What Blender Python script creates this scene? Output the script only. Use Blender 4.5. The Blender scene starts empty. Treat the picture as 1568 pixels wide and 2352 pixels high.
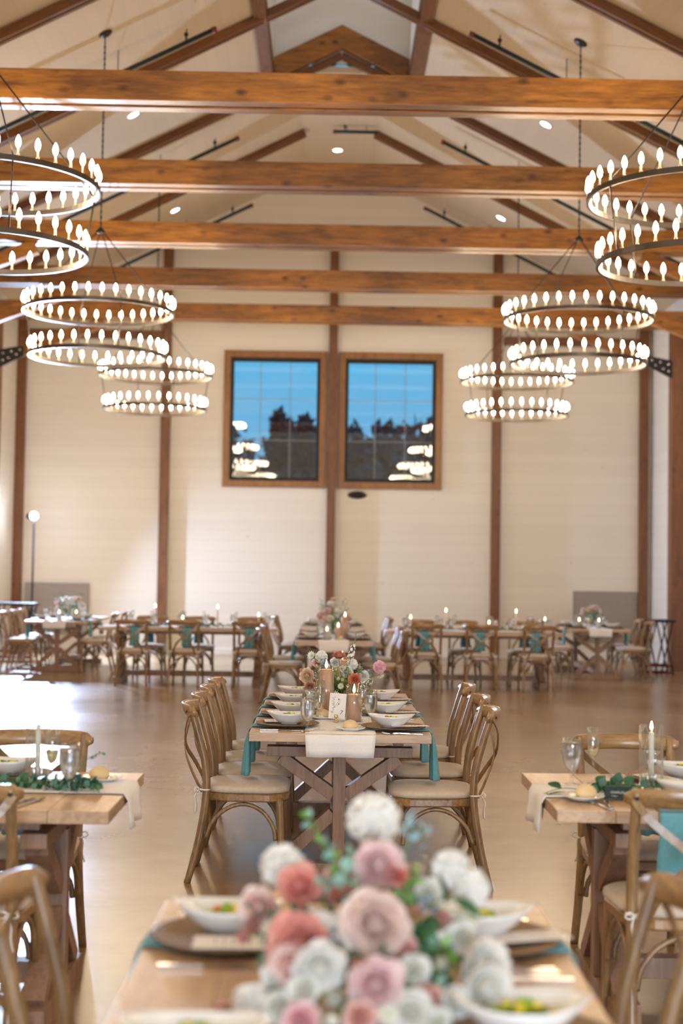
import bpy, bmesh, math, random
from math import pi, sin, cos, radians, sqrt, atan2
from mathutils import Vector, Matrix, Euler

PI = math.pi
sc = bpy.context.scene
COL = sc.collection
random.seed(7)

# ------------------------------------------------------------------ camera
F_PX, IMG_W, IMG_H = 3267.0, 1568, 2352
CAM = Vector((-0.07, 0.0, 1.56))
YAW, PITCH, ROLL = 0.00823, 0.04176, 0.0157
cam_data = bpy.data.cameras.new('camera')
cam = bpy.data.objects.new('camera', cam_data)
COL.objects.link(cam)
fwd = Vector((sin(YAW) * cos(PITCH), cos(YAW) * cos(PITCH), sin(PITCH)))
right0 = Vector((cos(YAW), -sin(YAW), 0))
up0 = right0.cross(fwd)
right = right0 * cos(ROLL) + up0 * sin(ROLL)
up = up0 * cos(ROLL) - right0 * sin(ROLL)
cam.matrix_world = Matrix(((right.x, up.x, -fwd.x, CAM.x), (right.y, up.y, -fwd.y, CAM.y),
                           (right.z, up.z, -fwd.z, CAM.z), (0, 0, 0, 1)))
cam_data.sensor_fit = 'VERTICAL'
cam_data.sensor_height = 36.0
cam_data.sensor_width = 24.0
cam_data.lens = F_PX / IMG_H * 36.0
cam_data.clip_start = 0.05
cam_data.clip_end = 500
cam_data.dof.use_dof = True
cam_data.dof.focus_distance = 7.45
cam_data.dof.aperture_fstop = 1.9
sc.camera = cam


def at(px, py, Y):
    """world point on the plane y=Y seen at a pixel of the photograph"""
    dx, dy = (px - IMG_W / 2) / F_PX, (IMG_H / 2 - py) / F_PX
    d = fwd + right * dx + up * dy
    return CAM + d * ((Y - CAM.y) / d.y)


# ------------------------------------------------------------------ colour management, world, lights
sc.view_settings.view_transform = 'Standard'
sc.view_settings.look = 'None'
sc.view_settings.gamma = 1.0
sc.view_settings.use_curve_mapping = False
sc.view_settings.exposure = 0.13
sc.cycles.use_denoising = True
sc.cycles.sample_clamp_indirect = 4.0
sc.cycles.sample_clamp_direct = 0.0
sc.cycles.max_bounces = 8
sc.cycles.transparent_max_bounces = 12
sc.cycles.transmission_bounces = 8
sc.cycles.caustics_reflective = False
sc.cycles.caustics_refractive = False

world = bpy.data.worlds.new('dusk_sky')
sc.world = world
world.use_nodes = True
wn, wl = world.node_tree.nodes, world.node_tree.links
wn.clear()
wo = wn.new('ShaderNodeOutputWorld'); wb = wn.new('ShaderNodeBackground')
tc = wn.new('ShaderNodeTexCoord'); sx = wn.new('ShaderNodeSeparateXYZ'); rp = wn.new('ShaderNodeValToRGB')
nz = wn.new('ShaderNodeTexNoise'); nz.inputs['Scale'].default_value = 6
ad = wn.new('ShaderNodeMath'); ad.operation = 'MULTIPLY_ADD'; ad.inputs[1].default_value = 0.05
wl.new(tc.outputs['Generated'], sx.inputs[0]); wl.new(tc.outputs['Generated'], nz.inputs['Vector'])
wl.new(nz.outputs[0], ad.inputs[0]); wl.new(sx.outputs['Z'], ad.inputs[2])
wl.new(ad.outputs[0], rp.inputs[0]); wl.new(rp.outputs[0], wb.inputs[0]); wl.new(wb.outputs[0], wo.inputs[0])
rp.color_ramp.elements[0].position = 0.03; rp.color_ramp.elements[0].color = (0.15, 0.30, 0.48, 1)
rp.color_ramp.elements[1].position = 0.20; rp.color_ramp.elements[1].color = (0.07, 0.37, 0.62, 1)
wb.inputs[1].default_value = 1.35

STROBE = Vector((-5.32, 25.3, 2.46))
BULB_STRENGTH = 68.0


def add_light(name, kind, loc, energy, color, **kw):
    l = bpy.data.lights.new(name, kind)
    l.energy = energy
    l.color = color
    for k, v in kw.items():
        setattr(l, k, v)
    o = bpy.data.objects.new(name, l)
    o.location = loc
    COL.objects.link(o)
    return o


strobe = add_light('strobe_light', 'SPOT', STROBE, 3800, (0.52, 0.69, 1.0), spot_size=radians(180), spot_blend=1.0, shadow_soft_size=0.06)
# added cool fill for the foreground, posing as dusk light through made-up doors
fill_light = add_light('added_fill_light', 'AREA', (0.8, -6.85, 1.7), 900, (0.74, 0.87, 1.0), shape='RECTANGLE', size=5.0, size_y=2.9)
fill_light.rotation_euler = Vector((0, 1, 0.0)).to_track_quat('-Z', 'Y').to_euler()
strobe.rotation_euler = Vector((cos(radians(-56)), sin(radians(-56)), -0.30)).to_track_quat('-Z', 'Y').to_euler()

# ------------------------------------------------------------------ materials
MATS = {}


def _mat(name):
    m = bpy.data.materials.new(name)
    m.use_nodes = True
    nt = m.node_tree
    for n in list(nt.nodes):
        nt.nodes.remove(n)
    out = nt.nodes.new('ShaderNodeOutputMaterial')
    b = nt.nodes.new('ShaderNodeBsdfPrincipled')
    nt.links.new(b.outputs[0], out.inputs[0])
    MATS[name] = m
    return m, nt, b


def N(nt, t, **kw):
    n = nt.nodes.new(t)
    for k, v in kw.items():
        if k in n.inputs:
            n.inputs[k].default_value = v
        else:
            setattr(n, k, v)
    return n


def ramp(nt, fac, stops):
    r = nt.nodes.new('ShaderNodeValToRGB')
    cr = r.color_ramp
    while len(cr.elements) > len(stops):
        cr.elements.remove(cr.elements[-1])
    while len(cr.elements) < len(stops):
        cr.elements.new(0.5)
    for e, (p, c) in zip(cr.elements, stops):
        e.position = p
        e.color = (*c, 1) if len(c) == 3 else c
    nt.links.new(fac, r.inputs[0])
    return r.outputs[0]


def coords(nt, scale=(1, 1, 1), space='Object', rnd=True):
    t = N(nt, 'ShaderNodeTexCoord')
    mp = N(nt, 'ShaderNodeMapping')
    mp.inputs['Scale'].default_value = scale
    nt.links.new(t.outputs[space], mp.inputs[0])
    if rnd:
        oi = N(nt, 'ShaderNodeObjectInfo')
        ml = N(nt, 'ShaderNodeMath', operation='MULTIPLY')
        ml.inputs[1].default_value = 37.0
        nt.links.new(oi.outputs['Random'], ml.inputs[0])
        nt.links.new(ml.outputs[0], mp.inputs['Location'])
    return mp.outputs[0]


def bump(nt, b, h, strength=0.3, dist=0.01):
    bn = N(nt, 'ShaderNodeBump', Strength=strength, Distance=dist)
    nt.links.new(h, bn.inputs['Height'])
    nt.links.new(bn.outputs[0], b.inputs['Normal'])


def plain(name, color, rough=0.5, metal=0.0, trans=0.0, ior=1.45, coat=0.0, sheen=0.0, noise=0.0, nscale=20, bmp=0.0, spec=None, sss=0.0, alpha=1.0):
    m, nt, b = _mat(name)
    b.inputs['Base Color'].default_value = (*color, 1)
    b.inputs['Roughness'].default_value = rough
    b.inputs['Metallic'].default_value = metal
    b.inputs['Transmission Weight'].default_value = trans
    b.inputs['IOR'].default_value = ior
    b.inputs['Coat Weight'].default_value = coat
    b.inputs['Sheen Weight'].default_value = sheen
    if spec is not None:
        b.inputs['Specular IOR Level'].default_value = spec
    if noise or bmp:
        v = coords(nt)
        n = N(nt, 'ShaderNodeTexNoise', Scale=nscale, Detail=4.0)
        nt.links.new(v, n.inputs['Vector'])
        if noise:
            lo = tuple(max(0, c * (1 - noise)) for c in color)
            hi = tuple(min(1, c * (1 + noise)) for c in color)
            nt.links.new(ramp(nt, n.outputs[0], [(0.3, lo), (0.7, hi)]), b.inputs['Base Color'])
        if bmp:
            bump(nt, b, n.outputs[0], bmp, 0.004)
    return m


def wood(name, dark, light, axis='X', rough=0.5, gscale=1.0, knots=0.0, bmp=0.15, coat=0.0, space='Object', stain=0.0):
    m, nt, b = _mat(name)
    s = {'X': (0.12, 1, 1), 'Y': (1, 0.12, 1), 'Z': (1, 1, 0.12)}[axis]
    v = coords(nt, tuple(c * gscale for c in s), space)
    n1 = N(nt, 'ShaderNodeTexNoise', Scale=14.0, Detail=6.0, Roughness=0.6, Distortion=0.8)
    n2 = N(nt, 'ShaderNodeTexNoise', Scale=70.0, Detail=3.0, Roughness=0.6)
    nt.links.new(v, n1.inputs['Vector']); nt.links.new(v, n2.inputs['Vector'])
    mx = N(nt, 'ShaderNodeMath', operation='MULTIPLY_ADD'); mx.inputs[1].default_value = 0.45
    nt.links.new(n2.outputs[0], mx.inputs[0])
    m2 = N(nt, 'ShaderNodeMath', operation='MULTIPLY'); m2.inputs[1].default_value = 0.6
    nt.links.new(n1.outputs[0], m2.inputs[0]); nt.links.new(m2.outputs[0], mx.inputs[2])
    col = ramp(nt, mx.outputs[0], [(0.36, dark), (0.68, light)])
    if knots:
        v2 = coords(nt, tuple(c * 1.0 for c in {'X': (0.6, 1, 1), 'Y': (1, 0.6, 1), 'Z': (1, 1, 0.6)}[axis]), space)
        vo = N(nt, 'ShaderNodeTexVoronoi', Scale=4.6)
        nt.links.new(v2, vo.inputs['Vector'])
        kf = ramp(nt, vo.outputs['Distance'], [(0.05, (1, 1, 1)), (0.20, (0, 0, 0))])
        mixk = N(nt, 'ShaderNodeMix', data_type='RGBA')
        kk = N(nt, 'ShaderNodeMath', operation='MULTIPLY'); kk.inputs[1].default_value = knots
        nt.links.new(kf, kk.inputs[0]); nt.links.new(kk.outputs[0], mixk.inputs[0])
        nt.links.new(col, mixk.inputs[6])
        mixk.inputs[7].default_value = (dark[0] * .35, dark[1] * .3, dark[2] * .3, 1)
        col = mixk.outputs[2]
    nt.links.new(col, b.inputs['Base Color'])
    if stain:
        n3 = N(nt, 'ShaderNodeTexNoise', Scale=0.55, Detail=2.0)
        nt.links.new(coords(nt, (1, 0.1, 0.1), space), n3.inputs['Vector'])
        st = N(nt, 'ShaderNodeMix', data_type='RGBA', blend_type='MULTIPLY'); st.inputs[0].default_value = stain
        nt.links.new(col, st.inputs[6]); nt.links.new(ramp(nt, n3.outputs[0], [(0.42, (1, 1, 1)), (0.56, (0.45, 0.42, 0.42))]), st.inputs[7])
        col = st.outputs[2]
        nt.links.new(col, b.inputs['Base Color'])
    b.inputs['Roughness'].default_value = rough
    b.inputs['Coat Weight'].default_value = coat
    b.inputs['Coat Roughness'].default_value = 0.25
    bump(nt, b, mx.outputs[0], bmp, 0.003)
    return m


def planks(name, base, axis, width, seam_dark=0.90, knots=True, rough=0.6):
    """painted boards; seams at every WIDTH along the axis"""
    m, nt, b = _mat(name)
    t = N(nt, 'ShaderNodeTexCoord')
    sp = N(nt, 'ShaderNodeSeparateXYZ')
    nt.links.new(t.outputs['Object'], sp.inputs[0])
    dv = N(nt, 'ShaderNodeMath', operation='DIVIDE'); dv.inputs[1].default_value = width
    nt.links.new(sp.outputs[axis], dv.inputs[0])
    fr = N(nt, 'ShaderNodeMath', operation='FRACT'); nt.links.new(dv.outputs[0], fr.inputs[0])
    pp = N(nt, 'ShaderNodeMath', operation='PINGPONG'); pp.inputs[1].default_value = 0.5
    nt.links.new(fr.outputs[0], pp.inputs[0])
    seam = ramp(nt, pp.outputs[0], [(0.0, (0, 0, 0)), (0.045, (1, 1, 1))])
    fl = N(nt, 'ShaderNodeMath', operation='FLOOR'); nt.links.new(dv.outputs[0], fl.inputs[0])
    wn_ = N(nt, 'ShaderNodeTexWhiteNoise', noise_dimensions='1D'); nt.links.new(fl.outputs[0], wn_.inputs['W'])
    tint = ramp(nt, wn_.outputs['Value'], [(0.0, tuple(c * 0.96 for c in base)), (1.0, base)])
    col = tint
    if knots:
        mp = N(nt, 'ShaderNodeMapping')
        mp.inputs['Scale'].default_value = (1.3, 1.3, 2.2) if axis == 'Z' else (2.2, 0.9, 1.3)
        nt.links.new(t.outputs['Object'], mp.inputs[0])
        vo = N(nt, 'ShaderNodeTexVoronoi', Scale=1.0); nt.links.new(mp.outputs[0], vo.inputs['Vector'])
        kf = ramp(nt, vo.outputs['Distance'], [(0.0, (0.62, 0.50, 0.36)), (0.06, (1, 1, 1))])
        mk = N(nt, 'ShaderNodeMix', data_type='RGBA', blend_type='MULTIPLY'); mk.inputs[0].default_value = 0.55
        nt.links.new(col, mk.inputs[6]); nt.links.new(kf, mk.inputs[7])
        col = mk.outputs[2]
    sm = N(nt, 'ShaderNodeMix', data_type='RGBA')
    nt.links.new(seam, sm.inputs[0])
    sm.inputs[6].default_value = (*[c * seam_dark for c in base], 1)
    nt.links.new(col, sm.inputs[7])
    nt.links.new(sm.outputs[2], b.inputs['Base Color'])
    b.inputs['Roughness'].default_value = rough
    b.inputs['Specular IOR Level'].default_value = 0.3
    bump(nt, b, seam, 0.12, 0.004)
    return m


def emit(name, color, strength):
    m, nt, b = _mat(name)
    b.inputs['Base Color'].default_value = (*color, 1)
    b.inputs['Emission Color'].default_value = (*color, 1)
    b.inputs['Emission Strength'].default_value = strength
    return m


M_WALL = planks('white_wall_boards', (0.80, 0.745, 0.66), 'Z', 0.19)
M_SIDE = planks('white_side_boards', (0.80, 0.75, 0.68), 'Z', 0.19)
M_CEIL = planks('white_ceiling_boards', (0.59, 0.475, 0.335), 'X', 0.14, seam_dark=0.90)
M_PAINT = plain('white_paint', (0.80, 0.76, 0.70), 0.5)
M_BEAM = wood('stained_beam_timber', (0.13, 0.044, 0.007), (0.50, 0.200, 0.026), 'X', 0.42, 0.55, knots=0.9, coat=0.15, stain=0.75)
M_POST = wood('dark_post_timber', (0.11, 0.038, 0.011), (0.22, 0.085, 0.026), 'Z', 0.5, 0.8, knots=0.6)
M_RAFT = wood('dark_rafter_timber', (0.085, 0.029, 0.008), (0.21, 0.080, 0.022), 'X', 0.5, 0.6)
M_WFRAME = wood('window_timber', (0.19, 0.075, 0.016), (0.35, 0.150, 0.036), 'Z', 0.45, 0.8)
M_TABLE = wood('pale_table_timber', (0.36, 0.215, 0.115), (0.60, 0.40, 0.235), 'X', 0.38, 0.9, coat=0.15)
M_TABLEY = wood('pale_end_board_timber', (0.37, 0.22, 0.12), (0.61, 0.41, 0.245), 'Y', 0.38, 0.9, coat=0.15)
M_TRESTLE = wood('brown_trestle_timber', (0.19, 0.10, 0.06), (0.38, 0.23, 0.15), 'Z', 0.5, 0.9)
M_CHAIR = wood('limed_chair_wood', (0.135, 0.074, 0.032), (0.38, 0.228, 0.102), 'Z', 0.36, 1.2, coat=0.3)
M_CHAIRX = wood('limed_rail_wood', (0.17, 0.090, 0.036), (0.44, 0.252, 0.100), 'X', 0.30, 1.0, coat=0.5)
M_CUSH = plain('oatmeal_cushion_cloth', (0.60, 0.50, 0.40), 0.85, sheen=0.2, noise=0.06, nscale=60, bmp=0.1)
M_TIE = plain('white_tie_ribbon', (0.80, 0.77, 0.73), 0.8)
M_IRON = plain('black_iron', (0.035, 0.032, 0.030), 0.45, 0.6)
M_RING = plain('dark_iron_ring', (0.085, 0.072, 0.062), 0.35, 0.8)
M_BLACK = plain('black_steel', (0.018, 0.018, 0.02), 0.5, 0.3)
M_RED = plain('dark_red_steel', (0.16, 0.03, 0.02), 0.5, 0.2)
M_PIPE = plain('black_pipe', (0.025, 0.04, 0.045), 0.4, 0.4)
M_SOCKET = plain('brass_candle_socket', (0.45, 0.38, 0.28), 0.3, 0.7)
M_BULB = emit('warm_lamp_bulb', (1.0, 0.79, 0.53), BULB_STRENGTH)
M_SPOT = emit('recessed_lamp', (1.0, 0.90, 0.75), 14.0)
M_FLASH = emit('flash_bulb', (0.80, 0.88, 1.0), 60.0)
M_FLAME = emit('candle_flame', (1.0, 0.66, 0.30), 22.0)
M_PEACHWAX = plain('peach_candle_wax', (0.93, 0.52, 0.34), 0.45, sss=0.2)
M_PEACHWAX.node_tree.nodes['Principled BSDF'].inputs['Subsurface Weight'].default_value = 0.25
M_PEACHWAX.node_tree.nodes['Principled BSDF'].inputs['Subsurface Radius'].default_value = (0.03, 0.012, 0.006)
M_WHITEWAX = plain('white_candle_wax', (0.85, 0.80, 0.72), 0.45)
M_WICK = plain('black_wick', (0.02, 0.02, 0.02), 0.9)
M_PORC = plain('white_porcelain', (0.80, 0.79, 0.78), 0.16, coat=0.4)
M_LINEN = plain('white_linen', (0.82, 0.79, 0.78), 0.85, sheen=0.2, noise=0.03, nscale=90, bmp=0.12)
M_TEAL = plain('teal_napkin_cloth', (0.12, 0.33, 0.37), 0.85, sheen=0.15, noise=0.06, nscale=90, bmp=0.1)
M_SAGE = plain('sage_napkin_cloth', (0.075, 0.30, 0.30), 0.85, sheen=0.15, noise=0.06, nscale=90, bmp=0.1)
M_CARD = plain('ivory_card', (0.80, 0.74, 0.70), 0.7)
M_INK = plain('grey_ink', (0.09, 0.13, 0.15), 0.7)
M_NAVY = plain('midnight_card', (0.012, 0.035, 0.042), 0.6)
M_WHITEINK = plain('white_ink', (0.75, 0.75, 0.72), 0.7)
M_SILVER = plain('polished_steel', (0.75, 0.72, 0.70), 0.13, 1.0)
M_GOLD = plain('polished_gold', (0.80, 0.58, 0.18), 0.2, 1.0)
M_BREAD = plain('pale_bread_roll', (0.74, 0.55, 0.30), 0.7, noise=0.1, nscale=14, bmp=0.05)
M_BUTTER = plain('pale_butter', (0.85, 0.78, 0.50), 0.4)
M_PANEL = plain('grey_wall_cloth', (0.33, 0.285, 0.25), 0.85, noise=0.08, nscale=30)
M_LEAF = plain('mid_green_leaf', (0.15, 0.29, 0.055), 0.45, noise=0.35, nscale=8)
M_DARKLEAF = plain('dark_green_leaf', (0.03, 0.12, 0.045), 0.4, noise=0.3, nscale=8)
M_EUCA = plain('eucalyptus_leaf', (0.085, 0.20, 0.155), 0.55, noise=0.25, nscale=8)
M_PALEEUCA = plain('pale_eucalyptus_leaf', (0.24, 0.42, 0.34), 0.55, noise=0.2, nscale=8)
M_STEM = plain('flower_stem', (0.13, 0.22, 0.06), 0.6)
M_LIMELEAF = plain('lime_leaf', (0.34, 0.42, 0.06), 0.5, noise=0.3, nscale=8)
M_LIME = plain('lime_bud', (0.50, 0.55, 0.14), 0.6)
M_SALADG = plain('salad_green', (0.25, 0.42, 0.03), 0.5)
M_SALADY = plain('salad_yellow', (0.80, 0.66, 0.05), 0.45)
M_SALADR = plain('salad_red', (0.70, 0.18, 0.04), 0.45)
M_TREE = plain('dark_conifer_foliage', (0.035, 0.055, 0.075), 0.9, noise=0.4, nscale=2)
M_TREE2 = plain('dark_brown_foliage', (0.075, 0.06, 0.075), 0.9, noise=0.4, nscale=2)
M_TRUNK = plain('dark_bark', (0.05, 0.035, 0.03), 0.9)
M_LAWN = plain('dusk_lawn', (0.05, 0.07, 0.05), 0.95, noise=0.3, nscale=1)
M_TENT = plain('tan_canvas', (0.30, 0.24, 0.20), 0.8)
M_VENT = plain('vent_shadow', (0.03, 0.03, 0.03), 0.7)


def glass(name, tint=(1, 1, 1), ior=1.45, rough=0.02, body=0.0, bodycol=(1, 1, 1)):
    """thin clear glass: a Fresnel mirror over a clear film, with an optional milky body"""
    m, nt, b = _mat(name)
    out = [n for n in nt.nodes if n.type == 'OUTPUT_MATERIAL'][0]
    nt.nodes.remove(b)
    tr = N(nt, 'ShaderNodeBsdfTransparent'); tr.inputs[0].default_value = (*tint, 1)
    gl = N(nt, 'ShaderNodeBsdfGlossy', Roughness=rough)
    lw = N(nt, 'ShaderNodeLayerWeight', Blend=0.5)
    pw = N(nt, 'ShaderNodeMath', operation='POWER'); pw.inputs[1].default_value = 2.6
    fr = N(nt, 'ShaderNodeMath', operation='MULTIPLY_ADD'); fr.inputs[1].default_value = 0.75; fr.inputs[2].default_value = 0.07 * (ior - 0.5)
    nt.links.new(lw.outputs['Facing'], pw.inputs[0]); nt.links.new(pw.outputs[0], fr.inputs[0])
    mx = N(nt, 'ShaderNodeMixShader')
    nt.links.new(fr.outputs[0], mx.inputs[0]); nt.links.new(tr.outputs[0], mx.inputs[1]); nt.links.new(gl.outputs[0], mx.inputs[2])
    sh = mx.outputs[0]
    if body:
        df = N(nt, 'ShaderNodeBsdfTranslucent'); df.inputs[0].default_value = (*bodycol, 1)
        m2 = N(nt, 'ShaderNodeMixShader'); m2.inputs[0].default_value = body
        nt.links.new(sh, m2.inputs[1]); nt.links.new(df.outputs[0], m2.inputs[2])
        sh = m2.outputs[0]
    nt.links.new(sh, out.inputs[0])
    return m


M_GLASS = glass('clear_glass', (0.96, 0.97, 0.97), 1.52)
M_WATER = plain('iced_water', (0.97, 0.98, 1.0), 0.18, trans=1.0, ior=1.33)
M_WINE = plain('sparkling_wine', (0.98, 0.90, 0.62), 0.03, trans=1.0, ior=1.33)
M_PANE = glass('window_glass', (1.0, 1.0, 1.0), 1.5)


def petal_mat(name, inner, outer, radius=0.05, rough=0.6):
    """colour runs from the heart of the bloom to its outer petals"""
    m, nt, b = _mat(name)
    t = N(nt, 'ShaderNodeTexCoord')
    ln = N(nt, 'ShaderNodeVectorMath', operation='LENGTH'); nt.links.new(t.outputs['Object'], ln.inputs[0])
    n = N(nt, 'ShaderNodeTexNoise', Scale=30.0); nt.links.new(t.outputs['Object'], n.inputs['Vector'])
    ma = N(nt, 'ShaderNodeMath', operation='MULTIPLY_ADD'); ma.inputs[1].default_value = 0.5; 
    dv = N(nt, 'ShaderNodeMath', operation='DIVIDE'); dv.inputs[1].default_value = radius
    nt.links.new(ln.outputs['Value'], dv.inputs[0])
    nt.links.new(n.outputs[0], ma.inputs[0]); nt.links.new(dv.outputs[0], ma.inputs[2])
    col = ramp(nt, ma.outputs[0], [(0.45, inner), (1.0, outer)])
    nt.links.new(col, b.inputs['Base Color'])
    b.inputs['Roughness'].default_value = rough
    b.inputs['Sheen Weight'].default_value = 0.1
    out = [n for n in nt.nodes if n.type == 'OUTPUT_MATERIAL'][0]
    tl = N(nt, 'ShaderNodeBsdfTranslucent'); nt.links.new(col, tl.inputs[0])
    mx = N(nt, 'ShaderNodeMixShader'); mx.inputs[0].default_value = 0.42
    nt.links.new(b.outputs[0], mx.inputs[1]); nt.links.new(tl.outputs[0], mx.inputs[2]); nt.links.new(mx.outputs[0], out.inputs[0])
    return m


P_WHITE = petal_mat('white_petal', (0.87, 0.87, 0.76), (0.93, 0.92, 0.89), 0.035)
P_BLUSH = petal_mat('blush_petal', (0.88, 0.50, 0.44), (0.92, 0.78, 0.72), 0.05)
P_PINK = petal_mat('pink_petal', (0.93, 0.52, 0.56), (0.95, 0.78, 0.78), 0.05)
P_CORAL = petal_mat('coral_petal', (0.80, 0.22, 0.16), (0.90, 0.50, 0.44), 0.05)
P_ORANGE = petal_mat('orange_petal', (0.72, 0.20, 0.08), (0.85, 0.36, 0.20), 0.04)
P_PEACH = petal_mat('peach_petal', (0.84, 0.52, 0.32), (0.86, 0.68, 0.50), 0.04)
P_RUST = petal_mat('rust_petal', (0.34, 0.09, 0.06), (0.70, 0.32, 0.22), 0.03)
P_LILAC = petal_mat('lilac_petal', (0.82, 0.36, 0.46), (0.90, 0.60, 0.66), 0.04)
P_BLUE = petal_mat('blue_petal', (0.10, 0.18, 0.50), (0.30, 0.42, 0.70), 0.02)
P_PALEBLUE = petal_mat('pale_blue_petal', (0.20, 0.42, 0.48), (0.42, 0.62, 0.68), 0.02)


def woven(name, c1, c2):
    m, nt, b = _mat(name)
    t = N(nt, 'ShaderNodeTexCoord')
    ln = N(nt, 'ShaderNodeVectorMath', operation='LENGTH'); nt.links.new(t.outputs['Object'], ln.inputs[0])
    ml = N(nt, 'ShaderNodeMath', operation='MULTIPLY'); ml.inputs[1].default_value = 520.0
    nt.links.new(ln.outputs['Value'], ml.inputs[0])
    sn = N(nt, 'ShaderNodeMath', operation='SINE'); nt.links.new(ml.outputs[0], sn.inputs[0])
    n = N(nt, 'ShaderNodeTexNoise', Scale=140.0); nt.links.new(t.outputs['Object'], n.inputs['Vector'])
    ma = N(nt, 'ShaderNodeMath', operation='MULTIPLY_ADD'); ma.inputs[1].default_value = 0.25
    nt.links.new(sn.outputs[0], ma.inputs[0]); nt.links.new(n.outputs[0], ma.inputs[2])
    nt.links.new(ramp(nt, ma.outputs[0], [(0.25, c1), (0.75, c2)]), b.inputs['Base Color'])
    b.inputs['Roughness'].default_value = 0.6
    bump(nt, b, ma.outputs[0], 0.5, 0.003)
    return m


M_RATTAN = woven('woven_rattan', (0.10, 0.055, 0.025), (0.34, 0.205, 0.095))


def floor_mat():
    m, nt, b = _mat('polished_brown_concrete')
    t = N(nt, 'ShaderNodeTexCoord')
    n1 = N(nt, 'ShaderNodeTexNoise', Scale=0.55, Detail=5.0, Roughness=0.6)
    n2 = N(nt, 'ShaderNodeTexNoise', Scale=7.0, Detail=6.0, Roughness=0.7)
    nt.links.new(t.outputs['Object'], n1.inputs['Vector']); nt.links.new(t.outputs['Object'], n2.inputs['Vector'])
    ma = N(nt, 'ShaderNodeMath', operation='MULTIPLY_ADD'); ma.inputs[1].default_value = 0.22
    nt.links.new(n2.outputs[0], ma.inputs[0]); nt.links.new(n1.outputs[0], ma.inputs[2])
    col = ramp(nt, ma.outputs[0], [(0.45, (0.255, 0.160, 0.085)), (0.90, (0.36, 0.235, 0.128))])
    # hairline crazing and scuffs
    dn = N(nt, 'ShaderNodeTexNoise', Scale=3.2, Detail=3.0, Distortion=1.2)
    nt.links.new(t.outputs['Object'], dn.inputs['Vector'])
    sb = N(nt, 'ShaderNodeMath', operation='SUBTRACT'); sb.inputs[1].default_value = 0.5
    nt.links.new(dn.outputs[0], sb.inputs[0])
    ab = N(nt, 'ShaderNodeMath', operation='ABSOLUTE'); nt.links.new(sb.outputs[0], ab.inputs[0])
    cr = ramp(nt, ab.outputs[0], [(0.0, (0.94, 0.93, 0.92)), (0.003, (1, 1, 1))])
    msk = ramp(nt, n1.outputs[0], [(0.42, (0, 0, 0)), (0.62, (1, 1, 1))])
    mx = N(nt, 'ShaderNodeMix', data_type='RGBA', blend_type='MULTIPLY')
    nt.links.new(msk, mx.inputs[0]); nt.links.new(col, mx.inputs[6]); nt.links.new(cr, mx.inputs[7])
    nt.links.new(mx.outputs[2], b.inputs['Base Color'])
    rr = ramp(nt, n1.outputs[0], [(0.3, (0.20,) * 3), (0.75, (0.29,) * 3)])
    nt.links.new(rr, b.inputs['Roughness'])
    b.inputs['Specular IOR Level'].default_value = 0.55
    return m


M_FLOOR = floor_mat()


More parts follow.
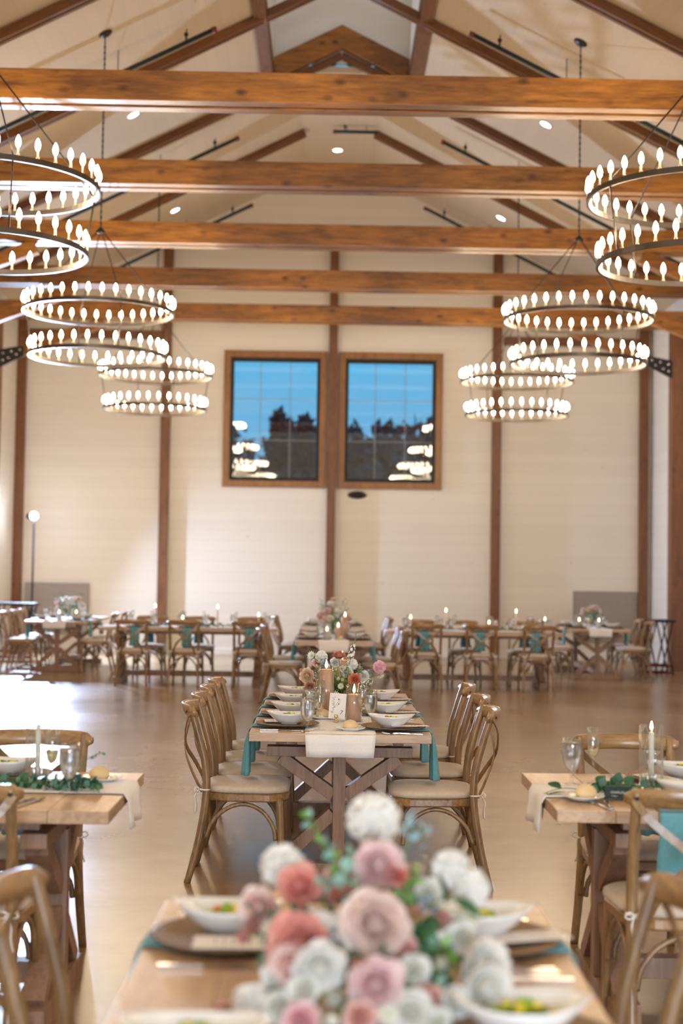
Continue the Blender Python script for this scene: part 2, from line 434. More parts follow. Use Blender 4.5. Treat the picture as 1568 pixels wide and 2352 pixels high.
# ------------------------------------------------------------------ mesh building
class MB:
    def __init__(self):
        self.v, self.f, self.fm, self.fs = [], [], [], []

    def add(self, verts, faces, mat=0, smooth=True, M=None):
        o = len(self.v)
        if M is not None:
            verts = [M @ Vector(v) for v in verts]
        self.v += [tuple(v) for v in verts]
        for f in faces:
            self.f.append(tuple(i + o for i in f))
            self.fm.append(mat)
            self.fs.append(smooth)
        return self

    def box(self, c, s, mat=0, M=None):
        x, y, z = (a / 2 for a in s)
        vs = [(c[0] + i * x, c[1] + j * y, c[2] + k * z) for i in (-1, 1) for j in (-1, 1) for k in (-1, 1)]
        fs = [(0, 1, 3, 2), (4, 6, 7, 5), (0, 4, 5, 1), (2, 3, 7, 6), (0, 2, 6, 4), (1, 5, 7, 3)]
        return self.add(vs, fs, mat, False, M)

    def _frames(self, pts):
        pts = [Vector(p) for p in pts]
        n = len(pts)
        tang = []
        for i in range(n):
            a, b_ = pts[max(i - 1, 0)], pts[min(i + 1, n - 1)]
            tang.append((b_ - a).normalized())
        return pts, tang

    def tube(self, pts, r, n=8, mat=0, closed=False, M=None):
        pts, tang = self._frames(pts)
        if not hasattr(r, '__len__'):
            r = [r] * len(pts)
        ref = Vector((0, 0, 1)) if abs(tang[0].z) < 0.9 else Vector((1, 0, 0))
        u = tang[0].cross(ref).normalized()
        vs, fs = [], []
        for i, p in enumerate(pts):
            u = (u - tang[i] * u.dot(tang[i])).normalized()
            w = tang[i].cross(u)
            for k in range(n):
                a = 2 * PI * k / n
                vs.append(p + (u * cos(a) + w * sin(a)) * r[i])
        m = len(pts)
        for i in range(m - 1 + (1 if closed else 0)):
            j = (i + 1) % m
            for k in range(n):
                l = (k + 1) % n
                fs.append((i * n + k, i * n + l, j * n + l, j * n + k))
        if not closed:
            fs.append(tuple(range(n - 1, -1, -1)))
            fs.append(tuple((m - 1) * n + k for k in range(n)))
        return self.add(vs, fs, mat, True, M)

    def strap(self, pts, w, t, side, mat=0, M=None, smooth=False):
        """rectangular section W (along SIDE) by T swept along points"""
        pts, tang = self._frames(pts)
        side = Vector(side)
        vs, fs = [], []
        m = len(pts)
        W = w if hasattr(w, '__len__') else [w] * m
        for i, p in enumerate(pts):
            s = (side - tang[i] * side.dot(tang[i])).normalized()
            nn = tang[i].cross(s)
            for a, b_ in ((-1, -1), (1, -1), (1, 1), (-1, 1)):
                vs.append(p + s * (a * W[i] / 2) + nn * (b_ * t / 2))
        for i in range(m - 1):
            for k in range(4):
                l = (k + 1) % 4
                fs.append((i * 4 + k, i * 4 + l, (i + 1) * 4 + l, (i + 1) * 4 + k))
        fs.append((3, 2, 1, 0))
        fs.append(tuple((m - 1) * 4 + k for k in range(4)))
        return self.add(vs, fs, mat, smooth, M)

    def lathe(self, prof, n=24, mat=0, M=None, rmod=None, smooth=True):
        vs, fs = [], []
        for r, z in prof:
            for k in range(n):
                a = 2 * PI * k / n
                q = r * (rmod(a) if rmod else 1)
                vs.append((q * cos(a), q * sin(a), z))
        m = len(prof)
        for i in range(m - 1):
            for k in range(n):
                l = (k + 1) % n
                fs.append((i * n + k, i * n + l, (i + 1) * n + l, (i + 1) * n + k))
        closed = abs(prof[0][0] - prof[-1][0]) < 1e-9 and abs(prof[0][1] - prof[-1][1]) < 1e-9
        if prof[0][0] > 1e-6 and not closed:
            fs.append(tuple(range(n - 1, -1, -1)))
        if prof[-1][0] > 1e-6 and not closed:
            fs.append(tuple((m - 1) * n + k for k in range(n)))
        return self.add(vs, fs, mat, smooth, M)

    def blob(self, c, r, mat=0, n=8, m=6, M=None):
        rx, ry, rz = r if hasattr(r, '__len__') else (r, r, r)
        vs, fs = [], []
        for i in range(m + 1):
            ph = PI * i / m
            for k in range(n):
                a = 2 * PI * k / n
                vs.append((c[0] + rx * sin(ph) * cos(a), c[1] + ry * sin(ph) * sin(a), c[2] - rz * cos(ph)))
        for i in range(m):
            for k in range(n):
                l = (k + 1) % n
                fs.append((i * n + k, i * n + l, (i + 1) * n + l, (i + 1) * n + k))
        return self.add(vs, fs, mat, True, M)

    def sheet(self, fn, nu, nv, mat=0, M=None, thick=0.0, smooth=True):
        vs = [Vector(fn(i / nu, j / nv)) for i in range(nu + 1) for j in range(nv + 1)]
        q = nv + 1
        fs = [(i * q + j, (i + 1) * q + j, (i + 1) * q + j + 1, i * q + j + 1) for i in range(nu) for j in range(nv)]
        if thick:
            bm = bmesh.new()
            bv = [bm.verts.new(v) for v in vs]
            for f in fs:
                bm.faces.new([bv[k] for k in f])
            bm.normal_update()
            bmesh.ops.solidify(bm, geom=bm.faces[:], thickness=thick)
            bm.verts.index_update()
            vs = [v.co.copy() for v in bm.verts]
            fs = [tuple(v.index for v in f.verts) for f in bm.faces]
            bm.free()
        return self.add(vs, fs, mat, smooth, M)

    def slab(self, outline, prof, mat=0, M=None, smooth=False):
        """outline (x,y) scaled about its centre through (scale, z) rings"""
        n = len(outline)
        vs, fs = [], []
        for s, z in prof:
            vs += [(x * s, y * s, z) for x, y in outline]
        for i in range(len(prof) - 1):
            for k in range(n):
                l = (k + 1) % n
                fs.append((i * n + k, i * n + l, (i + 1) * n + l, (i + 1) * n + k))
        fs.append(tuple(range(n - 1, -1, -1)))
        fs.append(tuple((len(prof) - 1) * n + k for k in range(n)))
        return self.add(vs, fs, mat, smooth, M)

    def mesh(self, name, mats, bevel=0.0, weld=False, autosmooth=False):
        me = bpy.data.meshes.new(name)
        me.from_pydata([tuple(v) for v in self.v], [], self.f)
        if not hasattr(mats, '__len__'):
            mats = [mats]
        for m in mats:
            me.materials.append(m)
        me.polygons.foreach_set('material_index', self.fm)
        me.polygons.foreach_set('use_smooth', self.fs)
        bm = bmesh.new()
        bm.from_mesh(me)
        if weld:
            bmesh.ops.remove_doubles(bm, verts=bm.verts[:], dist=1e-5)
        if bevel:
            es = [e for e in bm.edges if len(e.link_faces) == 2 and e.calc_face_angle(0) > 0.5]
            bmesh.ops.bevel(bm, geom=es, offset=bevel, segments=2, profile=0.7, affect='EDGES', clamp_overlap=True)
        bmesh.ops.recalc_face_normals(bm, faces=bm.faces[:])
        bm.to_mesh(me)
        bm.free()
        me.update()
        return me


def T(x, y, z):
    return Matrix.Translation((x, y, z))


def RZ(a):
    return Matrix.Rotation(a, 4, 'Z')


def RX(a):
    return Matrix.Rotation(a, 4, 'X')


def RY(a):
    return Matrix.Rotation(a, 4, 'Y')


def link(name, data, M=None, parent=None, label=None, cat=None, group=None, kind=None):
    o = bpy.data.objects.new(name, data)
    COL.objects.link(o)
    if parent is not None:
        o.parent = parent
    if M is not None:
        o.matrix_local = M
    if label:
        o['label'] = label
    if cat:
        o['category'] = cat
    if group:
        o['group'] = group
    if kind:
        o['kind'] = kind
    return o


def structure(name, mb, mats, bevel=0.0, M=None, parent=None, **kw):
    return link(name, mb.mesh(name, mats, bevel, **kw), M, parent, kind='structure' if parent is None else None)


class Proto:
    """a kind of thing: its own mesh (or none) and a tree of part meshes"""

    def __init__(self, name, cat, mesh=None):
        self.name, self.cat, self.mesh, self.parts = name, cat, mesh, []

    def part(self, name, mesh, M=None, parent=-1, label=None):
        self.parts.append((name, mesh, M or Matrix(), parent, label))
        return len(self.parts) - 1

    def put(self, M, label, group=None, skip=()):
        root = link(self.name, self.mesh, M, None, label, self.cat, group)
        made = []
        for n, me, m, p, lb in self.parts:
            if n in skip:
                made.append(None)
                continue
            par = root if p < 0 else made[p]
            if par is None:
                made.append(None)
                continue
            made.append(link(n, me, m, par, lb))
        return root


# ------------------------------------------------------------------ the hall
HW, YB, YF = 5.88, -7.0, 26.3          # half width, back wall, far wall
APEX, SL = 9.27, 0.5                    # roof boards: z = APEX - SL*|x|
EAVE = APEX - SL * HW
OPEN_Y, OPEN_X, FLAT_X = 20.85, 1.0, 0.62

mb = MB(); mb.box((0, (YB + YF) / 2, -0.1), (2 * HW + 0.6, YF - YB + 0.6, 0.2))
structure('floor', mb, M_FLOOR)
# far wall with two window openings
WX0, WX1, WXC = 2.02, 2.02, 0.0
wz0, wz1 = 3.13, 5.59
wl_x = (-2.03, -0.20)
wr_x = (0.10, 1.95)


def wall_far():
    mb = MB()
    y0, y1 = YF, YF + 0.3
    xs = [-HW - 0.3, wl_x[0], wl_x[1], wr_x[0], wr_x[1], HW + 0.3]
    top = EAVE + 0.3

    def bx(xa, xb, za, zb):
        mb.box(((xa + xb) / 2, (y0 + y1) / 2, (za + zb) / 2), (xb - xa, y1 - y0, zb - za))
    bx(xs[0], xs[1], 0, top); bx(xs[4], xs[5], 0, top)
    bx(xs[1], xs[2], 0, wz0); bx(xs[3], xs[4], 0, wz0)
    bx(xs[1], xs[2], wz1, top); bx(xs[3], xs[4], wz1, top)
    bx(xs[2], xs[3], 0, top)
    X = HW + 0.3
    z = top
    vs = [(-X, y0, z), (X, y0, z), (X, y0, z + .02), (0, y0, APEX + 0.3), (-X, y0, z + .02)]
    vs += [(a, y1, c) for a, b_, c in vs]
    mb.add(vs, [(0, 1, 2, 3, 4), (9, 8, 7, 6, 5), (1, 6, 7, 2), (2, 7, 8, 3), (3, 8, 9, 4), (4, 9, 5, 0)], 0, False)
    return mb


structure('wall_far', wall_far(), M_WALL)
for s, nm in ((-1, 'wall_left'), (1, 'wall_right')):
    mb = MB(); mb.box((s * (HW + 0.1), (YB + YF) / 2, EAVE / 2 + 0.1), (0.2, YF - YB, EAVE + 0.2))
    structure(nm, mb, M_SIDE)
mb = MB()
mb.box((0, YB - 0.1, (APEX + 0.3) / 2), (2 * HW + 0.4, 0.2, APEX + 0.3))
structure('wall_back', mb, M_WALL)


def roof():
    mb = MB()
    t = 0.15

    def plane(xa, xb, ya, yb):
        za, zb = APEX - SL * abs(xa), APEX - SL * abs(xb)
        vs = [(xa, ya, za), (xb, ya, zb), (xb, yb, zb), (xa, yb, za)]
        vs += [(a, b_, c + t) for a, b_, c in vs]
        mb.add(vs, [(0, 1, 2, 3), (7, 6, 5, 4), (0, 4, 5, 1), (1, 5, 6, 2), (2, 6, 7, 3), (3, 7, 4, 0)], 0, False)
    for s in (-1, 1):
        plane(s * OPEN_X, s * (HW + 0.05), YB, OPEN_Y)
        plane(s * FLAT_X, s * (HW + 0.05), OPEN_Y, YF)
    zf = APEX - SL * FLAT_X
    mb.box((0, (OPEN_Y + YF) / 2, zf + 0.05), (2 * FLAT_X + 0.02, YF - OPEN_Y, 0.1))
    return mb


structure('ceiling', roof(), M_CEIL)
# made-up glazed doors behind the camera, added to go with the fill light
root = link('door_added', None, T(0.8, YB, 0), kind='structure')
mb = MB()
for i in range(5):
    mb.box((-2.5 + 1.25 * i, 0.03, 1.6), (0.10, 0.10, 3.2))
mb.box((0, 0.03, 3.2), (5.1, 0.10, 0.12)); mb.box((0, 0.03, 0.06), (5.1, 0.10, 0.12))
link('added_door_frame', mb.mesh('added_door_frame', M_BLACK, 0.004), None, root)
mb = MB(); mb.box((0, 0.01, 1.6), (5.0, 0.01, 3.1)); link('pane', mb.mesh('pane', emit('added_glow_pane', (0.5, 0.7, 1.0), 0.9)), None, root)  # unseen glowing sheet, added as part of the fill
# raised lantern over the ridge
mb = MB()
zl = APEX - SL * OPEN_X
for s in (-1, 1):
    mb.box((s * (OPEN_X + 0.05), (YB + OPEN_Y) / 2, zl + 1.1), (0.1, OPEN_Y - YB, 2.4))
mb.box((0, OPEN_Y + 0.05, zl + 1.39), (2 * OPEN_X + 0.2, 0.1, 2.1))
mb.box((0, (YB + OPEN_Y) / 2, zl + 2.35), (2 * OPEN_X + 0.3, OPEN_Y - YB, 0.1))
structure('ceiling_lantern', mb, plain('bright_white_paint', (0.88, 0.85, 0.80), 0.5))
# timber edge beams of the lantern opening
for s, nm in ((-1, 'trim_1'), (1, 'trim_2')):
    mb = MB()
    mb.box((s * (OPEN_X + 0.07), (YB + OPEN_Y) / 2, zl + 0.02), (0.17, OPEN_Y - YB - 0.1, 0.30))
    structure(nm, mb, wood('lantern_timber_' + str(s + 1), (0.095, 0.034, 0.013), (0.22, 0.092, 0.036), 'Y', 0.5, 0.6), 0.006)
# chevron fascia closing the lantern
mb = MB()
za, dz = 9.63, 0.34
for s in (-1, 1):
    vs = [(0, OPEN_Y - 0.16, za), (0, OPEN_Y - 0.16, za - dz), (s * 1.02, OPEN_Y - 0.16, za - dz - 0.51), (s * 1.02, OPEN_Y - 0.16, za - 0.51)]
    vs += [(a, OPEN_Y - 0.04, c) for a, b_, c in vs]
    mb.add(vs, [(0, 1, 2, 3), (7, 6, 5, 4), (0, 4, 5, 1), (1, 5, 6, 2), (2, 6, 7, 3), (3, 7, 4, 0)], 0, False)
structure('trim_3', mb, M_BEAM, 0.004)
# far wall posts and rails
k = 4
for px_, w_ in ((-5.80, 0.16), (-3.13, 0.17), (-0.05, 0.16), (2.99, 0.17), (5.72, 0.16)):
    mb = MB()
    ztop = APEX - SL * abs(px_) - 0.05
    if abs(px_) < 1:
        ztop = 7.9
        mb.box((px_, YF - 0.075, wz0 / 2), (w_, 0.15, wz0)); mb.box((px_, YF - 0.075, (wz1 + ztop) / 2), (w_, 0.15, ztop - wz1))
        mb.box((px_, YF - 0.06, (wz0 + wz1) / 2), (w_ + 0.02, 0.18, wz1 - wz0 + 0.002))
    else:
        mb.box((px_, YF - 0.075, ztop / 2), (w_, 0.15, ztop))
    structure('trim_%d' % k, mb, M_POST, 0.004); k += 1
for s in (-1, 1):
    mb = MB(); mb.box((s * 4.4, YF - 0.06, 5.88), (2.56, 0.12, 0.15))
    structure('trim_%d' % k, mb, wood('rail_timber_%d' % k, (0.11, 0.038, 0.011), (0.22, 0.085, 0.026), 'X', 0.5, 0.7), 0.004); k += 1
for (xa, xb) in ((-5.68, -3.12), (-2.94, -0.09), (0.09, 2.94), (3.12, 5.68)):
    pass
mb = MB(); mb.box((0, YF - 0.012, 0.05), (2 * HW, 0.024, 0.10)); structure('baseboard_far', mb, M_PAINT, 0.003)
for s, nm in ((-1, 'baseboard_left'), (1, 'baseboard_right')):
    mb = MB(); mb.box((s * (HW - 0.012), (YB + YF) / 2, 0.05), (0.024, YF - YB, 0.10)); structure(nm, mb, M_PAINT, 0.003)


# ------------------------------------------------------------------ windows
def window(name, xa, xb):
    root = link(name, None, T((xa + xb) / 2, YF, (wz0 + wz1) / 2), kind='structure')
    w, h = xb - xa, wz1 - wz0
    mb = MB()
    fw = 0.085
    for s in (-1, 1):
        mb.box((s * (w / 2 - fw / 2 + 0.02), 0.02, 0), (fw + 0.04, 0.16, h + 0.08))
        mb.box((0, 0.02, s * (h / 2 - fw / 2 + 0.02)), (w - 2 * fw, 0.16, fw + 0.04))
    link('window_frame', mb.mesh('window_frame', M_WFRAME, 0.004), None, root)
    mb = MB()
    a, b_ = w / 2 - fw, h / 2 - fw
    for s in (-1, 1):
        mb.box((s * (a - 0.03), 0.05, 0), (0.06, 0.08, 2 * b_))
        mb.box((0, 0.05, s * (b_ - 0.035)), (2 * a - 0.12, 0.08, 0.07))
    link('sash', mb.mesh('sash', M_BLACK, 0.003), None, root)
    mb = MB()
    for fx in (-1 / 6, 1 / 6):
        mb.box((fx * 2 * a, 0.092, 0), (0.014, 0.012, 2 * b_ - 0.14))
    for fz in (-1 / 6, 1 / 6):
        mb.box((0, 0.092, fz * 2 * b_), (2 * a - 0.12, 0.012, 0.014))
    link('muntin', mb.mesh('muntin', plain('pale_muntin_' + name, (0.30, 0.36, 0.42), 0.4)), None, root)
    mb = MB(); mb.box((0, 0.075, 0), (2 * a - 0.1, 0.006, 2 * b_ - 0.12))
    link('pane', mb.mesh('pane', M_PANE), RX(radians(0.0)), root)


window('window_1', *wl_x)
window('window_2', *wr_x)

# ------------------------------------------------------------------ roof trusses
TY = [12.5 + 2.76 * i for i in range(5)]
TIE_TOP, TIE_BOT = 5.99, 5.72
ordn = ['nearest the camera', 'second from the camera', 'third from the camera', 'fourth from the camera', 'closest to the windows']


def tie_mesh():
    mb = MB()
    L = 2 * HW - 0.04
    mb.box((0, 0.065, 0), (L, 0.13, TIE_TOP - TIE_BOT)); mb.box((0, 0.265, 0), (L, 0.13, TIE_TOP - TIE_BOT))
    mb.box((0, 0.165, 0.02), (L, 0.075, TIE_TOP - TIE_BOT - 0.06))
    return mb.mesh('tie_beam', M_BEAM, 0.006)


def rafter_mesh(stop):
    """along local +x from the ridge down the slope"""
    mb = MB()
    L = (HW - 0.02) / cos(math.atan(SL))
    x0 = stop
    for y in (0.035, 0.135):
        mb.box(((x0 + L) / 2, y, 0), (L - x0, 0.06, 0.11))
    mb.box(((x0 + L) / 2, 0.085, 0.015), (L - x0, 0.05, 0.08))
    return mb.mesh('rafter', M_RAFT, 0.005)


TIE = tie_mesh(); RAF = rafter_mesh(0.0); RAFS = rafter_mesh(0.66)
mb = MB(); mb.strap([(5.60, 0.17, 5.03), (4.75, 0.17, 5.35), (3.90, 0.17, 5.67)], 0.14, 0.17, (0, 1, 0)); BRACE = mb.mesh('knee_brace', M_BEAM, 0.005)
mb = MB(); mb.box((0, 0.165, 0), (0.26, 0.26, TIE_BOT)); COLM = mb.mesh('column', M_POST, 0.006)
mb = MB()
pl = [(5.61, 5.16), (5.61, 4.86), (5.52, 4.90), (5.20, 5.06), (5.20, 5.22), (5.30, 5.22)]
mb = MB()
mb.add([(a, 0.03, c) for a, c in pl] + [(a, 0.055, c) for a, c in pl], [tuple(range(6)), tuple(range(11, 5, -1))] + [(i, (i + 1) % 6, (i + 1) % 6 + 6, i + 6) for i in range(6)], 0, False)
PLATE = mb.mesh('bracket_plate', M_BLACK)
BOLT_AT = ((5.54, 4.98), (5.54, 5.10), (5.45, 5.02), (5.40, 5.13), (5.32, 5.08), (5.26, 5.16))
mb = MB(); mb.lathe([(0, 0), (0.018, 0), (0.018, -0.012), (0, -0.012)], 8, 0, RX(-PI / 2))
BOLT = mb.mesh('bolt_head', M_SILVER)
for i, ty in enumerate(TY + [9.74]):
    lab = ('timber roof truss with paired tie beams, ' + ordn[i]) if i < 5 else 'timber roof truss just above the top of the picture, only its rafters in view'
    root = link('roof_truss', None, T(0, ty, 0), None, lab, 'roof truss', 'timber roof trusses')
    link('tie_beam', TIE, T(0, 0, (TIE_TOP + TIE_BOT) / 2), root)
    ang = math.atan(SL)
    raf = RAFS if i == 4 else RAF
    zr = APEX - 0.056 / cos(ang)
    link('rafter', raf, T(0, 0, zr) @ RY(ang), root)
    link('rafter', raf, T(0, 0.17, zr) @ RZ(PI) @ RY(ang), root)
    for s in (1, -1):
        Ms = Matrix.Scale(s, 4, (1, 0, 0))
        for nme, me in (('knee_brace', BRACE), ('bracket_plate', PLATE)):
            o = link(nme, me if s == 1 else None, Matrix(), root) if s == 1 else None
            if s == -1:
                key = nme + '_m'
                if key not in MATS:
                    m2 = me.copy(); m2.transform(Ms); m2.flip_normals(); MATS[key] = m2
                o = link(nme, MATS[key], Matrix(), root)
            if nme == 'bracket_plate':
                for bx_, bz_ in BOLT_AT:
                    link('bolt_head', BOLT, T(s * bx_, 0.02, bz_), o)
        link('column', COLM, T(s * 5.735, 0, TIE_BOT / 2), root)
# black brackets where the lantern beams meet the fourth truss
for s in (-1, 1):
    mb = MB(); mb.box((0, 0, 0), (0.16, 0.10, 0.13)); mb.lathe([(0, 0), (0.03, 0), (0.03, -0.02), (0, -0.02)], 10, 0, T(0.02, -0.05, 0) @ RX(-PI / 2))
    me = mb.mesh('beam_bracket', M_BLACK, 0.004)
    link('beam_bracket', me, T(s * 0.93, OPEN_Y - 0.22, zl - 0.0), None,
         'small black steel bracket at the %s foot of the chevron timber' % ('left' if s < 0 else 'right'), 'bracket', 'steel brackets at the lantern')

# ------------------------------------------------------------------ sprinkler pipes
def pipe(name_label, xa, xb, y, drop, slope=True, z=None):
    s = 1 if xb > 0 else -1
    mb = MB()
    zz = lambda x: (APEX - SL * abs(x) - 0.30) if slope else z
    p = [(xa, 0, zz(xa)), (xb, 0, zz(xb))]
    mb.tube(p, 0.028, 10)
    me = mb.mesh('sprinkler_pipe', M_PIPE)
    root = link('sprinkler_pipe', me, T(0, y, 0), None, name_label, 'pipe', 'sprinkler pipes')
    mb = MB()
    x = xa + (xb - xa) * drop
    mb.tube([(x, 0, zz(x)), (x, 0, zz(x) + 0.08)], 0.012, 8)
    mb.blob((x, 0, zz(x) + 0.10), (0.03, 0.03, 0.03)); mb.tube([(x, 0, zz(x) + 0.12), (x + 0.01, 0, zz(x) + 0.17)], 0.008, 6)
    link('sprinkler_head', mb.mesh('sprinkler_head', M_IRON), Matrix(), root)
    mb = MB(); mb.tube([(xa - s * 0.02, 0, zz(xa) + 0.01 * s * 0), (xa + s * 0.04, 0, zz(xa + s * 0.04))], 0.036, 10)
    link('end_cap', mb.mesh('end_cap', M_RED), Matrix(), root)
    mb = MB()
    for fx in (0.3, 0.75):
        xx = xa + (xb - xa) * fx
        mb.tube([(xx, 0, zz(xx)), (xx, 0, zz(xx) + 0.3)], 0.006, 6)
    link('hanger_rod', mb.mesh('hanger_rod', M_IRON), Matrix(), root)


for y, q in ((17.2, 'in the bay beyond the second truss'), (21.6, 'beyond the fourth truss'), (25.6, 'just in front of the far wall')):
    for s, sd in ((-1, 'left'), (1, 'right')):
        pipe('thin black sprinkler pipe on the %s roof slope %s' % (sd, q), s * 1.57, s * 5.5, y, 0.09)
pipe('short level black sprinkler pipe under the flat ridge strip', -0.1, 0.62, 23.35, 0.25, False, 8.86)

# ------------------------------------------------------------------ recessed ceiling lights
mb = MB(); mb.lathe([(0, 0), (0.075, 0), (0.075, 0.02), (0, 0.02)], 20); SPOTL = mb.mesh('lamp_lens', M_SPOT)
mb = MB(); mb.lathe([(0.075, 0.0), (0.095, -0.006), (0.10, 0.004), (0.10, 0.02), (0.075, 0.02)], 20); SPOTR = mb.mesh('trim_ring', M_PAINT)
for (px_, py_, q) in ((306, 264, 'on the left slope under the first beam'), (1253, 286, 'on the right slope under the first beam'), (775, 345, 'on the flat ridge strip'),
                      (402, 483, 'on the left slope between second and third beams'), (1150, 501, 'on the right slope between second and third beams')):
    d = at(px_, py_, 10.0) - CAM
    d /= d.y
    if abs(px_ - 775) < 5:
        zc = APEX - SL * FLAT_X
        Y = (zc - CAM.z) / d.z
        p = CAM + d * Y
        rot = Matrix()
    else:
        s = 1 if px_ > 784 else -1
        # z = APEX - SL*s*x
        Y = (APEX - SL * s * CAM.x - CAM.z) / (d.z + SL * s * d.x)
        p = CAM + d * Y
        rot = RY(s * math.atan(SL))
    root = link('recessed_light', None, Matrix.Translation(p) @ rot @ T(0, 0, -0.004), None, 'small round recessed ceiling light ' + q, 'ceiling light', 'recessed ceiling lights')
    link('lamp_lens', SPOTL, Matrix(), root); link('trim_ring', SPOTR, Matrix(), root)

# ------------------------------------------------------------------ chandeliers
R1, R2, Z1, Z2, ZH = 0.87, 0.79, 4.55, 4.03, 5.50


def ring_mesh(r):
    mb = MB()
    mb.lathe([(r - 0.011, -0.022), (r + 0.011, -0.022), (r + 0.011, 0.022), (r - 0.011, 0.022), (r - 0.011, -0.022)], 72, smooth=False)
    return mb.mesh('ring', M_RING)


RING1, RING2 = ring_mesh(R1), ring_mesh(R2)
mb = MB(); mb.lathe([(0, 0.02), (0.012, 0.02), (0.014, 0.03), (0.0095, 0.034), (0.0095, 0.085), (0, 0.085)], 8); CANDLE = mb.mesh('candle_sleeve', M_SOCKET)
mb = MB(); mb.lathe([(0, 0.082), (0.010, 0.085), (0.019, 0.105), (0.021, 0.125), (0.016, 0.15), (0.006, 0.172), (0, 0.178)], 8); BULB = mb.mesh('bulb', M_BULB)


def chandelier(x, y, lab):
    zc = APEX - SL * abs(x)
    root = link('chandelier', None, T(x, y, 0), None, lab, 'chandelier', 'two-tier ring chandeliers')
    ph = random.random() * 0.17
    for R, Z, n, me in ((R1, Z1, 36, RING1), (R2, Z2, 32, RING2)):
        rg = link('ring', me, T(0, 0, Z), root)
        for i in range(n):
            a = 2 * PI * (i + 0.5) / n + ph
            h = link('candle_sleeve', CANDLE, T(R * cos(a), R * sin(a), 0), rg)
            link('bulb', BULB, T(R * cos(a), R * sin(a), 0), rg)
    for i in range(4):
        a = 2 * PI * i / 4 + 0.45
        mb = MB()
        c, s_ = cos(a), sin(a)
        mb.tube([(0.03 * c, 0.03 * s_, ZH), (R1 * c, R1 * s_, Z1 + 0.02)], 0.0065, 6)
        link('suspension_cable', mb.mesh('suspension_cable', M_IRON), Matrix(), root)
        mb = MB()
        mb.tube([(R1 * c, R1 * s_, Z1), (R2 * c, R2 * s_, Z2 + 0.02)], 0.0075, 6)
        mb.blob((0.5 * (R1 + R2) * c, 0.5 * (R1 + R2) * s_, (Z1 + Z2) / 2), 0.012)
        link('link_rod', mb.mesh('link_rod', M_RING), Matrix(), root)
    mb = MB(); mb.lathe([(0, ZH + .05), (0.02, ZH + .045), (0.05, ZH + .01), (0.055, ZH - .01), (0, ZH - .02)], 16)
    link('hub', mb.mesh('hub', M_IRON), Matrix(), root)
    mb = MB()
    zz = ZH
    mb.tube([(0, 0, ZH), (0, 0, zc - 0.02)], 0.0085, 6)
    zz = ZH + 0.1
    while zz < zc - 0.1:
        mb.blob((0, 0, zz), (0.014, 0.014, 0.018), n=6, m=4); zz += 0.07
    link('chain', mb.mesh('chain', M_IRON), Matrix(), root)
    sgn = 1 if x > 0 else -1
    mb = MB(); mb.lathe([(0, 0.01), (0.08, 0.005), (0.085, -0.01), (0.06, -0.03), (0, -0.04)], 20)
    link('canopy', mb.mesh('canopy', M_IRON), T(0, 0, zc) @ RY(sgn * math.atan(SL)), root)


CX = 2.81
for y, q in ((11.11, 'nearest in view, cut by the picture edge'), (16.57, 'middle one of its row'), (22.03, 'farthest, by the end wall'),
             (5.65, 'above the camera, beyond the frame'), (0.19, 'over the tables behind the camera')):
    for s, sd in ((-1, 'left'), (1, 'right')):
        chandelier(s * CX, y, 'two-tier ring chandelier, %s row, %s' % (sd, q))

# ------------------------------------------------------------------ wall items
root = link('wall_speaker', None, Matrix.Translation(at(820, 1137, YF)), None, 'small dark oval fixture on the far wall just below the right window', 'wall fixture')
mb = MB(); mb.lathe([(0, 0), (0.17, 0), (0.18, -0.02), (0.15, -0.045), (0.13, -0.05), (0, -0.05)], 24, M=RX(-PI / 2) @ Matrix.Scale(0.40, 4, (0, 1, 0)))
link('housing', mb.mesh('housing', M_RING), Matrix(), root)
mb = MB(); mb.lathe([(0, -0.05), (0.12, -0.05), (0.10, -0.065), (0, -0.07)], 24, M=RX(-PI / 2) @ Matrix.Scale(0.40, 4, (0, 1, 0)))
link('grille', mb.mesh('grille', M_BLACK), Matrix(), root)
for x, s in ((-5.06, 'left'), (5.03, 'right')):
    mb = MB(); mb.box((0, 0, 0), (1.14, 0.05, 0.9))
    root = link('acoustic_panel', mb.mesh('acoustic_panel', M_PANEL, 0.006), T(x, YF - 0.03, 0.80), None,
                'grey cloth-covered panel low on the far wall in the %s corner' % s, 'wall panel', 'grey wall panels')
    mb = MB()
    for sx_ in (-1, 1):
        mb.box((sx_ * 0.575, 0, 0), (0.015, 0.055, 0.915)); mb.box((0, 0, sx_ * 0.4575), (1.165, 0.055, 0.015))
    link('edge_trim', mb.mesh('edge_trim', plain('panel_edge_' + s, (0.28, 0.24, 0.21), 0.6)), Matrix(), root)


def bar_table(x, y, w, h, lab):
    root = link('folding_bar_table', None, T(x, y, 0), None, lab, 'side table', 'black folding tables')
    mb = MB(); mb.box((0, 0, h - 0.02), (w, 0.5, 0.04)); link('tabletop', mb.mesh('tabletop', M_BLACK, 0.005), Matrix(), root)
    for yy in (-0.2, 0.2):
        for s in (-1, 1):
            for xx in (-w / 2 + 0.12, w / 2 - 0.12):
                mb = MB(); mb.tube([(xx + s * 0.10, yy, 0.0), (xx - s * 0.08, yy, h - 0.04)], 0.013, 8)
                link('leg', mb.mesh('leg', M_BLACK), Matrix(), root)
    for yy in (-0.2, 0.2):
        for zz in (0.14, 0.03):
            mb = MB(); mb.tube([(-w / 2 + 0.03, yy, zz), (w / 2 - 0.03, yy, zz)], 0.014, 8)
            link('lower_rail', mb.mesh('lower_rail', M_RED), Matrix(), root, 'dark red lower rail')


bar_table(-5.38, 24.1, 0.78, 0.95, 'black folding side table against the left wall behind the corner table')
bar_table(5.19, 22.8, 0.50, 0.87, 'black folding side table with crossed legs beside the right column')

